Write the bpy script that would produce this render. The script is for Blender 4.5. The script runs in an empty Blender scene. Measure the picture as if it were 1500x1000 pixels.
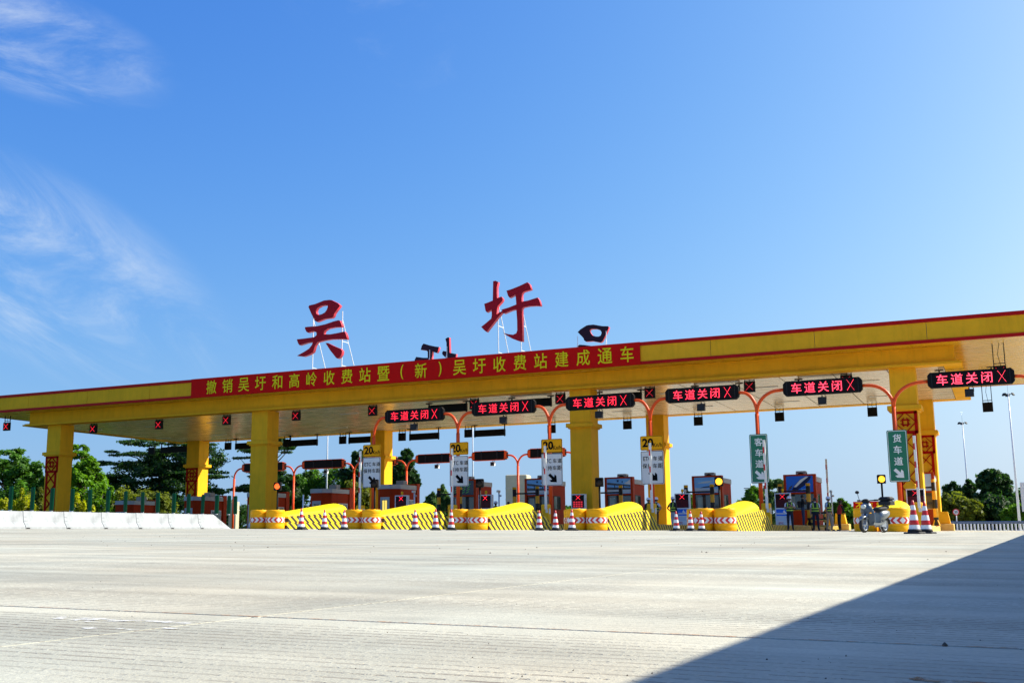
import bpy, math, random
import numpy as np
from mathutils import Vector, Matrix

# ------------------------------------------------------------------ camera, sky, sun, exposure
SC = bpy.context.scene
COL = SC.collection
F_PX, PITCH, ROLL, YAW, KS = 1629.69, 0.177237, -0.0109603, 0.4100984, 1.5
_fw = Vector((-math.sin(YAW)*math.cos(PITCH), math.cos(YAW)*math.cos(PITCH), math.sin(PITCH)))
_r0 = Vector((math.cos(YAW), math.sin(YAW), 0)); _u0 = _r0.cross(_fw)
CR = _r0*math.cos(ROLL) + _u0*math.sin(ROLL)
CU = -_r0*math.sin(ROLL) + _u0*math.cos(ROLL)
cam_d = bpy.data.cameras.new('camera'); cam = bpy.data.objects.new('camera', cam_d); COL.objects.link(cam)
cam_d.sensor_width = 36; cam_d.lens = F_PX/1500*36; cam_d.clip_start = .02; cam_d.clip_end = 4000
m3 = Matrix((CR, CU, -_fw)).transposed()
cam.matrix_world = m3.to_4x4()
SC.camera = cam
SUN_AZ, SUN_EL = math.radians(56), math.radians(40)      # azimuth clockwise from +Y
SDIR = Vector((math.sin(SUN_AZ)*math.cos(SUN_EL), math.cos(SUN_AZ)*math.cos(SUN_EL), math.sin(SUN_EL)))
sl = bpy.data.lights.new('sun', 'SUN'); sl.energy = 5.0; sl.angle = math.radians(.5); sl.color = (1, .94, .80)
so = bpy.data.objects.new('sun', sl); COL.objects.link(so); so.rotation_mode = 'QUATERNION'
so.rotation_quaternion = SDIR.to_track_quat('Z', 'Y')
SC.view_settings.view_transform = 'Standard'; SC.view_settings.look = 'None'
SC.view_settings.exposure = 0.85; SC.view_settings.gamma = 1; SC.view_settings.use_curve_mapping = False

def ray(x, y): return _fw + CR*((x-750)/F_PX) - CU*((y-500)/F_PX)
def at(x, y, Y): d = ray(x, y); return d*(Y/d.y)          # point seen at pixel (x, y) on the plane world-Y = Y
GA, GB, GH = -.0179, .00535, .1286
XCR = -36.                                                # crown of the plaza: beyond it the ground falls away again
def gz(x, y): return -GH + GA*max(x, XCR) + GB*y + .023*max(min(x-XCR, 0), -34)                     # the plaza falls gently across, as its drainage asks
def ground_at(x, y): d = ray(x, y); return d*(-GH/(d.z-GA*d.x-GB*d.y))

W = bpy.data.worlds.new('World'); SC.world = W; W.use_nodes = True
nt = W.node_tree; N = nt.nodes; L = nt.links; N.clear()
def nd(t, **k):
    n = N.new(t)
    for a, b in k.items(): setattr(n, a, b)
    return n
out = nd('ShaderNodeOutputWorld'); bg = nd('ShaderNodeBackground'); bg.inputs[1].default_value = .10
L.new(bg.outputs[0], out.inputs[0])
sky = nd('ShaderNodeTexSky', sky_type='NISHITA', sun_disc=False, sun_elevation=SUN_EL, sun_rotation=SUN_AZ)
sky.altitude = 0; sky.air_density = 1.0; sky.dust_density = 3.0; sky.ozone_density = 1.0
tc = nd('ShaderNodeTexCoord')
def wmath(op, a, b=None, clamp=False):
    n = nd('ShaderNodeMath', operation=op, use_clamp=clamp)
    for i, v in enumerate((a, b)):
        if v is None: continue
        if isinstance(v, (int, float)): n.inputs[i].default_value = v
        else: L.new(v, n.inputs[i])
    return n.outputs[0]
# the sky's colour response: one curve per channel over the whole dome
vs = nd('ShaderNodeSeparateXYZ'); L.new(tc.outputs['Generated'], vs.inputs[0]); vc = nd('ShaderNodeCombineXYZ')   # pale even haze low over the horizon, all round
zp = wmath('MAXIMUM', vs.outputs[2], 0.); L.new(vs.outputs[0], vc.inputs[0]); L.new(vs.outputs[1], vc.inputs[1])
L.new(wmath('SQRT', wmath('ADD', wmath('MULTIPLY', zp, zp), .0078)), vc.inputs[2]); L.new(vc.outputs[0], sky.inputs[0])
sep = nd('ShaderNodeSeparateColor'); L.new(sky.outputs[0], sep.inputs[0]); comb = nd('ShaderNodeCombineColor')
for ch, (k_, g_, cap) in enumerate(((3.401, 1.886, .70), (2.261, 1.310, .88), (1.565, .600, 1.10))):
    v_ = wmath('MINIMUM', wmath('MULTIPLY', wmath('POWER', wmath('MULTIPLY', sep.outputs[ch], .1), g_), k_), cap)
    hz = wmath('MULTIPLY', wmath('POWER', 2.718, wmath('MULTIPLY', zp, -11.)), .55)          # pale haze towards the horizon
    v_ = wmath('ADD', wmath('MULTIPLY', v_, wmath('SUBTRACT', 1., hz)), wmath('MULTIPLY', hz, (.47, .60, .74)[ch]))
    L.new(wmath('MULTIPLY', v_, 10/1.80), comb.inputs[ch])
def cloud(px, py, rad, stretch_ang, scale, stretch, lo, hi, dens):
    d = ray(px, py).normalized()
    # basis on the sky around d: along the streaks, across them
    e1 = (CR*math.cos(stretch_ang) - CU*math.sin(stretch_ang)); e1 = (e1 - d*e1.dot(d)).normalized(); e2 = d.cross(e1)
    outs = []
    for e in (e1, e2):
        v = nd('ShaderNodeVectorMath', operation='DOT_PRODUCT'); L.new(tc.outputs['Generated'], v.inputs[0]); v.inputs[1].default_value = e
        outs.append(v.outputs['Value'])
    vd = nd('ShaderNodeVectorMath', operation='DOT_PRODUCT'); L.new(tc.outputs['Generated'], vd.inputs[0]); vd.inputs[1].default_value = d
    cmb = nd('ShaderNodeCombineXYZ'); L.new(wmath('MULTIPLY', outs[0], 1/stretch), cmb.inputs[0]); L.new(outs[1], cmb.inputs[1])
    nz = nd('ShaderNodeTexNoise'); nz.inputs['Scale'].default_value = scale; nz.inputs['Detail'].default_value = 9
    nz.inputs['Roughness'].default_value = .68; nz.inputs['Distortion'].default_value = 1.0
    L.new(cmb.outputs[0], nz.inputs['Vector'])
    mr = nd('ShaderNodeMapRange', interpolation_type='SMOOTHSTEP'); mr.inputs[1].default_value = lo; mr.inputs[2].default_value = hi
    L.new(nz.outputs[0], mr.inputs[0])
    # elliptical falloff
    q = wmath('ADD', wmath('MULTIPLY', wmath('MULTIPLY', outs[0], outs[0]), 1/(rad[0]**2)), wmath('MULTIPLY', wmath('MULTIPLY', outs[1], outs[1]), 1/(rad[1]**2)))
    fall = nd('ShaderNodeMapRange', interpolation_type='SMOOTHSTEP'); fall.inputs[1].default_value = 1; fall.inputs[2].default_value = 0.05
    L.new(q, fall.inputs[0])
    front = wmath('GREATER_THAN', vd.outputs['Value'], .5)
    return wmath('MULTIPLY', wmath('MULTIPLY', wmath('MULTIPLY', mr.outputs[0], fall.outputs[0]), front), dens)
c1 = cloud(45, 62, (.125, .048), .30, 13, 4.5, .38, .76, .74)
c2 = cloud(60, 395, (.19, .085), .5, 12, 3.0, .38, .80, .72)
c3 = cloud(560, 45, (.10, .05), .5, 9, 2.2, .46, .82, .26)
csum = wmath('ADD', wmath('ADD', c1, c2), c3, True)
mx = nd('ShaderNodeMix', data_type='RGBA'); L.new(csum, mx.inputs[0]); L.new(comb.outputs[0], mx.inputs[6])
mx.inputs[7].default_value = (4.4, 4.9, 5.4, 1)
L.new(mx.outputs[2], bg.inputs[0])

random.seed(5); RNG = np.random.default_rng(7)
# ------------------------------------------------------------------ materials
MATS = {}
def mat(name, col, rough=.6, metal=0., var=0., vscale=2., bump=0., bscale=30., emit=None, estr=0., spec=.5, coat=0., stretch=None):
    if name in MATS: return MATS[name]
    m = bpy.data.materials.new(name); m.use_nodes = True; t = m.node_tree; n = t.nodes; p = n['Principled BSDF']
    p.inputs['Base Color'].default_value = (*col, 1); p.inputs['Roughness'].default_value = rough
    p.inputs['Metallic'].default_value = metal; p.inputs['Specular IOR Level'].default_value = spec
    p.inputs['Coat Weight'].default_value = coat
    if emit: p.inputs['Emission Color'].default_value = (*emit, 1); p.inputs['Emission Strength'].default_value = estr
    if var or bump:
        c = n.new('ShaderNodeTexCoord'); src = c.outputs['Object']
        if stretch:
            mp = n.new('ShaderNodeMapping'); mp.inputs['Scale'].default_value = stretch; t.links.new(src, mp.inputs[0]); src = mp.outputs[0]
    if var:
        z = n.new('ShaderNodeTexNoise'); z.inputs['Scale'].default_value = vscale; z.inputs['Detail'].default_value = 6; z.inputs['Roughness'].default_value = .65
        t.links.new(src, z.inputs['Vector'])
        r = n.new('ShaderNodeMapRange'); r.inputs[1].default_value = .25; r.inputs[2].default_value = .75
        r.inputs[3].default_value = 1-var; r.inputs[4].default_value = 1+var*.6; t.links.new(z.outputs[0], r.inputs[0])
        x = n.new('ShaderNodeMix'); x.data_type = 'RGBA'; x.blend_type = 'MULTIPLY'; x.inputs[0].default_value = 1
        x.inputs[6].default_value = (*col, 1); t.links.new(r.outputs[0], x.inputs[7]); t.links.new(x.outputs[2], p.inputs['Base Color'])
        r2 = n.new('ShaderNodeMapRange'); r2.inputs[3].default_value = max(.03, rough-.12); r2.inputs[4].default_value = min(1, rough+.12)
        t.links.new(z.outputs[0], r2.inputs[0]); t.links.new(r2.outputs[0], p.inputs['Roughness'])
    if bump:
        z = n.new('ShaderNodeTexNoise'); z.inputs['Scale'].default_value = bscale; z.inputs['Detail'].default_value = 4; t.links.new(src, z.inputs['Vector'])
        b = n.new('ShaderNodeBump'); b.inputs['Strength'].default_value = bump; b.inputs['Distance'].default_value = .02
        t.links.new(z.outputs[0], b.inputs['Height']); t.links.new(b.outputs[0], p.inputs['Normal'])
    MATS[name] = m; return m

def nodemath(t, op, a, b=None, c=None):
    n = t.nodes.new('ShaderNodeMath'); n.operation = op
    for i, v in enumerate((a, b, c)):
        if v is None: continue
        if isinstance(v, (int, float)): n.inputs[i].default_value = v
        else: t.links.new(v, n.inputs[i])
    return n.outputs[0]
def stripe_mat(name, ca, cb, cy, cz, period, duty=.5, cx=0., rough=.55):
    """Painted diagonal stripes: colour cb where fract((cx*x+cy*y+cz*z)/period) < duty, else ca (object coordinates), with worn edges."""
    m = mat(name, ca, rough, var=.12, vscale=3); t = m.node_tree; n = t.nodes; p = n['Principled BSDF']
    c = n.new('ShaderNodeTexCoord'); s = n.new('ShaderNodeSeparateXYZ'); t.links.new(c.outputs['Object'], s.inputs[0])
    v = nodemath(t, 'MULTIPLY', s.outputs[0], cx/period); v = nodemath(t, 'MULTIPLY_ADD', s.outputs[1], cy/period, v)
    v = nodemath(t, 'MULTIPLY_ADD', s.outputs[2], cz/period, v)
    z = n.new('ShaderNodeTexNoise'); z.inputs['Scale'].default_value = 14; t.links.new(c.outputs['Object'], z.inputs['Vector'])
    v = nodemath(t, 'MULTIPLY_ADD', z.outputs[0], .06, v)
    k = nodemath(t, 'LESS_THAN', nodemath(t, 'FRACT', v), duty)
    old = p.inputs['Base Color'].links[0].from_socket
    x = n.new('ShaderNodeMix'); x.data_type = 'RGBA'; t.links.new(k, x.inputs[0]); t.links.new(old, x.inputs[6]); x.inputs[7].default_value = (*cb, 1)
    t.links.new(x.outputs[2], p.inputs['Base Color']); return m

M_ = dict(
 yellow_wall=mat('ochre wall paint', (.92, .465, .020), .65, spec=.06, var=.16, vscale=.7, bump=.08, bscale=60),
 soffit=mat('ochre soffit sheet', (.82, .46, .02), .28, var=.12, vscale=.8, bump=.5, bscale=1.6, stretch=(.5, 3, 1)),
 ceiling=mat('ceiling sheet', (.84, .63, .40), .26, metal=.3, var=.08, vscale=1.2, bump=.10, bscale=2.4, stretch=(.35, 6, 1)),
 red_trim=mat('red trim', (.50, .004, .004), .5, spec=.15, var=.1),
 lattice=mat('red lattice paint', (.46, .008, .004), .6, spec=.05, var=.12),
 banner=mat('red banner cloth', (.66, .006, .004), .7, spec=.1, var=.08, bump=.2, bscale=3),
 banner_text=mat('yellow lettering', (.85, .72, .01), .6, spec=.1),
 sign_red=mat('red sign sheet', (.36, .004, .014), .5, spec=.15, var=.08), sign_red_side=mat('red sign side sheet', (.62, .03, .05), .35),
 sign_back=mat('dark steel sheet', (.03, .010, .022), .6, spec=.15, var=.2), white_steel=mat('white painted steel', (.75, .76, .78), .35, var=.06),
 grey_steel=mat('galvanised steel', (.42, .45, .48), .38, metal=.7, var=.15), black=mat('black powder coat', (.006, .006, .007), .55, spec=.12, var=.15),
 dark=mat('dark plastic', (.014, .014, .017), .55, spec=.2), led_face=mat('led face', (.006, .004, .005), .4, spec=.12),
 led=mat('red led', (.5, .01, .02), .5, emit=(1, .018, .045), estr=1.7), led_soft=mat('soft red led', (.3, .01, .02), .5, emit=(1, .02, .04), estr=.75), led_dim=mat('dim red led', (.25, .01, .02), .5, emit=(1, .03, .05), estr=.35),
 maroon=mat('unlit led panel', (.075, .006, .012), .4, spec=.15), orange=mat('orange pole paint', (.84, .085, .008), .4, spec=.3, var=.06),
 amber_plate=mat('amber sign sheet', (.90, .40, .003), .55, spec=.15, var=.05), white_plate=mat('white sign sheet', (.70, .72, .72), .45, var=.05),
 green_plate=mat('green sign sheet', (.005, .165, .085), .4, var=.06), print_black=mat('black print', (.004, .004, .005), .7, spec=.05),
 print_white=mat('white print', (.82, .84, .82), .5), cab_yellow=mat('yellow cabinet paint', (.88, .46, .004), .5, spec=.25, var=.08),
 cap_yellow=mat('bright yellow paint', (.90, .66, .004), .55, spec=.2, var=.10, vscale=1.5), barrel=mat('orange yellow plastic', (.95, .42, .001), .5, spec=.2, var=.07),
 white_paint=mat('white paint', (.80, .80, .78), .45, var=.05), red_paint=mat('red paint', (.58, .012, .016), .4, var=.08),
 booth_red=mat('brick red panel', (.44, .042, .010), .6, spec=.05, var=.14, vscale=1.5), booth_frame=mat('orange red frame', (.52, .050, .008), .55, spec=.08, var=.08),
 glass=mat('dark glass', (.028, .045, .05), .06, spec=.9), light_glass=mat('pale glass', (.22, .32, .29), .12, spec=.8), parapet=mat('grey parapet', (.46, .49, .53), .5, spec=.2, var=.1),
 amber_on=mat('amber lamp', (.9, .4, .02), .3, emit=(1, .48, .03), estr=1.3), red_on=mat('red lamp', (.9, .1, .02), .3, emit=(1, .13, .02), estr=1.0),
 warm_window=mat('lit window', (.8, .6, .1), .3, emit=(1, .72, .12), estr=.55),
 rubber=mat('black rubber', (.014, .014, .015), .75, var=.2, vscale=8), barrier=mat('whitewashed concrete', (.38, .40, .42), .9, spec=.08, var=.36, vscale=1.3, bump=.25, bscale=25),
 fin=mat('green plastic fin', (.003, .062, .026), .5, spec=.1, var=.1), skin=mat('skin', (.38, .20, .13), .55), hair=mat('black hair', (.012, .010, .010), .5),
 helmet=mat('white helmet', (.78, .80, .84), .3), navy=mat('dark navy cloth', (.010, .013, .03), .85, var=.2), khaki=mat('khaki cloth', (.38, .31, .22), .85, var=.12),
 lightgrey_cloth=mat('pale grey cloth', (.50, .52, .56), .85, var=.1), jeans=mat('blue jeans', (.035, .06, .13), .85, var=.2), shirt_white=mat('white shirt', (.62, .66, .74), .8, var=.08),
 shirt_blue=mat('sky blue shirt', (.26, .42, .62), .8, var=.08), shirt_black=mat('black shirt', (.014, .014, .016), .8, var=.2), vest_dark=mat('dark vest', (.010, .028, .022), .8, var=.15),
 vest_band=mat('lime reflective band', (.48, .72, .05), .5), shoe=mat('black shoe', (.012, .012, .012), .45), red_vest=mat('red vest', (.42, .02, .02), .8),
 sc_body=mat('blue grey scooter paint', (.040, .070, .115), .35, metal=.1, coat=.2), sc_silver=mat('silver scooter paint', (.22, .24, .25), .32, metal=.5),
 lens=mat('clear lens', (.6, .64, .62), .1), flood_lens=mat('dull lamp glass', (.018, .020, .025), .5, spec=.2), kerb_top=mat('kerb concrete', (.40, .37, .30), .8, var=.15), yellow_kerb=mat('faded yellow kerb paint', (.70, .46, .12), .7, var=.2, vscale=3),
 rail=mat('blue grey guard rail', (.20, .25, .32), .45, metal=.5, var=.12), bark=mat('bark', (.12, .09, .065), .9, var=.3, vscale=4, bump=.5, bscale=15),
 wall_pale=mat('pale render', (.55, .53, .48), .8, var=.1), roof_grey=mat('grey roof sheet', (.25, .26, .27), .6), ac=mat('air conditioner casing', (.30, .31, .31), .5, var=.1),
 ad_blue=mat('advert blue', (.02, .17, .80), .35, spec=.2), ad_sky=mat('advert sky', (.20, .52, .95), .35, spec=.2), ad_pale=mat('advert pale', (.55, .64, .72), .25), ad_dark=mat('advert dark', (.03, .04, .07), .25),
 ad_green=mat('advert green', (.12, .62, .05), .25), ad_navy=mat('advert navy', (.006, .015, .09), .35, spec=.2), van=mat('dark van paint', (.022, .020, .018), .5, spec=.2),
 bag=mat('plastic bag', (.55, .60, .72), .4), bucket=mat('grey bucket', (.33, .31, .27), .6, var=.15), mud=mat('dried mud', (.36, .17, .06), .9, var=.35, vscale=9), stone=mat('grit', (.12, .095, .075), .9, var=.3),
 far_wall=mat('cream tower render', (.52, .47, .32), .8, var=.08),
)
for _k in ('yellow_wall', 'barrier', 'booth_red'):
    _t = M_[_k].node_tree; _p = _t.nodes['Principled BSDF']; _old = _p.inputs['Base Color'].links[0].from_socket
    _c = _t.nodes.new('ShaderNodeTexCoord'); _mp = _t.nodes.new('ShaderNodeMapping'); _mp.inputs['Scale'].default_value = (2.2, 2.2, .22) if _k != 'barrier' else (3, 3, .8)
    _z = _t.nodes.new('ShaderNodeTexNoise'); _z.inputs['Scale'].default_value = 1.6; _z.inputs['Detail'].default_value = 7; _z.inputs['Roughness'].default_value = .7
    _t.links.new(_c.outputs['Object'], _mp.inputs[0]); _t.links.new(_mp.outputs[0], _z.inputs['Vector'])
    _r = _t.nodes.new('ShaderNodeMapRange'); _r.inputs[1].default_value = .5; _r.inputs[2].default_value = .75; _r.inputs[3].default_value = 1; _r.inputs[4].default_value = .84 if _k != 'barrier' else .70
    _x = _t.nodes.new('ShaderNodeMix'); _x.data_type = 'RGBA'; _x.blend_type = 'MULTIPLY'; _x.inputs[0].default_value = 1
    _t.links.new(_z.outputs[0], _r.inputs[0]); _t.links.new(_old, _x.inputs[6]); _t.links.new(_r.outputs[0], _x.inputs[7]); _t.links.new(_x.outputs[2], _p.inputs['Base Color'])
M_['stripe'] = stripe_mat('diagonal hazard paint', (.88, .64, .005), (.028, .020, .010), 1, 1.5, .52, .52)
M_['kerb_stripe'] = stripe_mat('kerb hazard paint', (.82, .55, .03), (.035, .026, .014), 1, 1.0, .42, .5)
M_['post_stripe'] = stripe_mat('post hazard paint', (.82, .42, .012), (.012, .012, .012), 0, 1, .92, .5)
M_['chequer'] = stripe_mat('barrier hazard paint', (.60, .35, .05), (.03, .02, .012), 0, 1, .30, .5)

def chevron_mat(name, sgn):
    m = mat(name, (.60, .012, .016), .4); t = m.node_tree; n = t.nodes; p = n['Principled BSDF']
    c = n.new('ShaderNodeTexCoord'); s = n.new('ShaderNodeSeparateXYZ'); t.links.new(c.outputs['Object'], s.inputs[0])
    ang = nodemath(t, 'ARCTAN2', s.outputs[0], nodemath(t, 'MULTIPLY', s.outputs[1], -1))
    arc = nodemath(t, 'ABSOLUTE', nodemath(t, 'ADD', nodemath(t, 'MULTIPLY', ang, .465), sgn*.28))
    v = nodemath(t, 'ADD', arc, nodemath(t, 'ABSOLUTE', nodemath(t, 'SUBTRACT', s.outputs[2], .435)))
    k = nodemath(t, 'LESS_THAN', nodemath(t, 'FRACT', nodemath(t, 'MULTIPLY', v, 1/.25)), .52)
    x = n.new('ShaderNodeMix'); x.data_type = 'RGBA'; t.links.new(k, x.inputs[0]); x.inputs[6].default_value = (.58, .012, .016, 1); x.inputs[7].default_value = (.78, .77, .74, 1)
    t.links.new(x.outputs[2], p.inputs['Base Color']); return m
M_['chev_a'] = chevron_mat('chevron sheet pointing one way', 1); M_['chev_b'] = chevron_mat('chevron sheet pointing back', -1)

def leaf_mat(name, col, trans=.45):
    m = mat(name, col, .55, var=.32, vscale=.55, spec=.3); t = m.node_tree; n = t.nodes; p = n['Principled BSDF']; o = n['Material Output']
    tr = n.new('ShaderNodeBsdfTranslucent'); tr.inputs[0].default_value = (col[0]*1.5, col[1]*1.5, col[2]*.7, 1)
    mixs = n.new('ShaderNodeMixShader'); mixs.inputs[0].default_value = trans
    t.links.new(p.outputs[0], mixs.inputs[1]); t.links.new(tr.outputs[0], mixs.inputs[2]); t.links.new(mixs.outputs[0], o.inputs[0]); return m
LEAF = {k: [leaf_mat(f'{k} foliage {i}', tuple(c*f for c in col)) for i, f in enumerate((.7, 1, 1.35))] for k, col in dict(
    dark=(.026, .075, .016), mid=(.065, .165, .014), bright=(.115, .25, .010), yellow=(.34, .36, .006), olive=(.14, .17, .016), pale=(.075, .15, .045)).items()}

def concrete():
    m = mat('tined concrete', (.43, .415, .375), .78); t = m.node_tree; n = t.nodes; p = n['Principled BSDF']
    g = n.new('ShaderNodeNewGeometry'); s = n.new('ShaderNodeSeparateXYZ'); t.links.new(g.outputs['Position'], s.inputs[0])
    def noise(sc, det, vec=None, rough=.6, scale=None):
        z = n.new('ShaderNodeTexNoise'); z.inputs['Scale'].default_value = sc; z.inputs['Detail'].default_value = det; z.inputs['Roughness'].default_value = rough
        src = g.outputs['Position']
        if scale:
            mp = n.new('ShaderNodeMapping'); mp.inputs['Scale'].default_value = scale; t.links.new(src, mp.inputs[0]); src = mp.outputs[0]
        t.links.new(src, z.inputs['Vector']); return z.outputs[0]
    def rng(v, a, b, c, d):
        r = n.new('ShaderNodeMapRange'); r.inputs[1].default_value = a; r.inputs[2].default_value = b; r.inputs[3].default_value = c; r.inputs[4].default_value = d
        t.links.new(v, r.inputs[0]); return r.outputs[0]
    wob = noise(2, 2)
    y = nodemath(t, 'MULTIPLY_ADD', wob, .006, s.outputs[1])
    P = .030
    ph = nodemath(t, 'MULTIPLY', y, 1/P); cell = nodemath(t, 'FLOOR', ph); fr = nodemath(t, 'FRACT', ph)
    wn = n.new('ShaderNodeTexWhiteNoise'); wn.noise_dimensions = '1D'; t.links.new(cell, wn.inputs['W'])
    wide = nodemath(t, 'MULTIPLY_ADD', noise(90, 2), .16, nodemath(t, 'MULTIPLY_ADD', wn.outputs[0], .06, .015))
    groove = nodemath(t, 'LESS_THAN', nodemath(t, 'ABSOLUTE', nodemath(t, 'SUBTRACT', fr, .5)), wide)
    # grooves are broken along their run, deeper in some passes, and stop short of the joint
    brk = rng(noise(1, 3, scale=(75, 33.3, 60)), .40, .50, 0, 1)
    patch = rng(noise(1, 4, scale=(.9, 2.2, 1)), .38, .60, .08, 1)
    jd = nodemath(t, 'FRACT', nodemath(t, 'MULTIPLY', nodemath(t, 'SUBTRACT', s.outputs[1], 1.365), 1/6.0))
    clear = nodemath(t, 'LESS_THAN', jd, 1-.085/6)
    gm = nodemath(t, 'MULTIPLY', nodemath(t, 'MULTIPLY', groove, brk), nodemath(t, 'MULTIPLY', patch, clear))
    a = rng(noise(.5, 6, scale=(.6, 1.5, 1)), .3, .7, .76, 1.16)
    b = rng(noise(5, 6), .3, .7, .92, 1.06)
    c = rng(noise(160, 3), .35, .68, .90, 1.07)
    streak = rng(noise(1, 6, scale=(.30, 5, 1)), .33, .68, .80, 1.10)
    v = nodemath(t, 'MULTIPLY', nodemath(t, 'MULTIPLY', a, b), nodemath(t, 'MULTIPLY', c, streak))
    track = rng(noise(1, 4, scale=(1.6, .10, 1)), .38, .64, .88, 1.07)
    v = nodemath(t, 'MULTIPLY', v, track)
    oi = n.new('ShaderNodeObjectInfo'); v = nodemath(t, 'MULTIPLY', v, nodemath(t, 'MULTIPLY_ADD', oi.outputs['Random'], .12, .94))
    spot = rng(noise(2.4, 3), .62, .70, 1, .86); v = nodemath(t, 'MULTIPLY', v, spot)
    speck = nodemath(t, 'GREATER_THAN', noise(70, 2), .745)
    v = nodemath(t, 'MULTIPLY', v, nodemath(t, 'MULTIPLY_ADD', speck, -.5, 1))
    x = n.new('ShaderNodeMix'); x.data_type = 'RGBA'; x.blend_type = 'MULTIPLY'; x.inputs[0].default_value = 1
    tint = n.new('ShaderNodeMix'); tint.data_type = 'RGBA'; t.links.new(rng(noise(.8, 4), .35, .65, 0, 1), tint.inputs[0])
    tint.inputs[6].default_value = (.495, .455, .345, 1); tint.inputs[7].default_value = (.448, .458, .382, 1)
    t.links.new(tint.outputs[2], x.inputs[6]); t.links.new(v, x.inputs[7])
    gx = n.new('ShaderNodeMix'); gx.data_type = 'RGBA'; t.links.new(nodemath(t, 'MULTIPLY', gm, .72), gx.inputs[0]); t.links.new(x.outputs[2], gx.inputs[6]); gx.inputs[7].default_value = (.105, .070, .050, 1)
    t.links.new(gx.outputs[2], p.inputs['Base Color'])
    bm = n.new('ShaderNodeBump'); bm.inputs['Strength'].default_value = .55; bm.inputs['Distance'].default_value = .004
    hh = nodemath(t, 'MULTIPLY_ADD', gm, -1, nodemath(t, 'MULTIPLY', noise(220, 3), .6)); t.links.new(hh, bm.inputs['Height']); t.links.new(bm.outputs[0], p.inputs['Normal'])
    return m
M_['concrete'] = concrete()
_m = M_['mud']; _t = _m.node_tree; _n = _t.nodes.new('ShaderNodeTexNoise'); _n.inputs['Scale'].default_value = 55; _n.inputs['Detail'].default_value = 5
_g = _t.nodes.new('ShaderNodeNewGeometry'); _t.links.new(_g.outputs['Position'], _n.inputs['Vector']); _r = _t.nodes.new('ShaderNodeMapRange'); _r.inputs[1].default_value = .46; _r.inputs[2].default_value = .60
_t.links.new(_n.outputs[0], _r.inputs[0]); _t.links.new(_r.outputs[0], _t.nodes['Principled BSDF'].inputs['Alpha'])
M_['chalk'] = _m = mat('chalk dust', (.74, .74, .72), .9, var=.1, vscale=9); _t = _m.node_tree; _n = _t.nodes.new('ShaderNodeTexNoise'); _n.inputs['Scale'].default_value = 40; _n.inputs['Detail'].default_value = 6
_g = _t.nodes.new('ShaderNodeNewGeometry'); _t.links.new(_g.outputs['Position'], _n.inputs['Vector']); _r = _t.nodes.new('ShaderNodeMapRange'); _r.inputs[1].default_value = .45; _r.inputs[2].default_value = .62
_t.links.new(_n.outputs[0], _r.inputs[0]); _t.links.new(_r.outputs[0], _t.nodes['Principled BSDF'].inputs['Alpha'])
M_['grass'] = mat('rough grass ground', (.055, .085, .025), .9, var=.4, vscale=.3)
M_['joint'] = mat('joint filler', (.07, .06, .05), .9)

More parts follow.
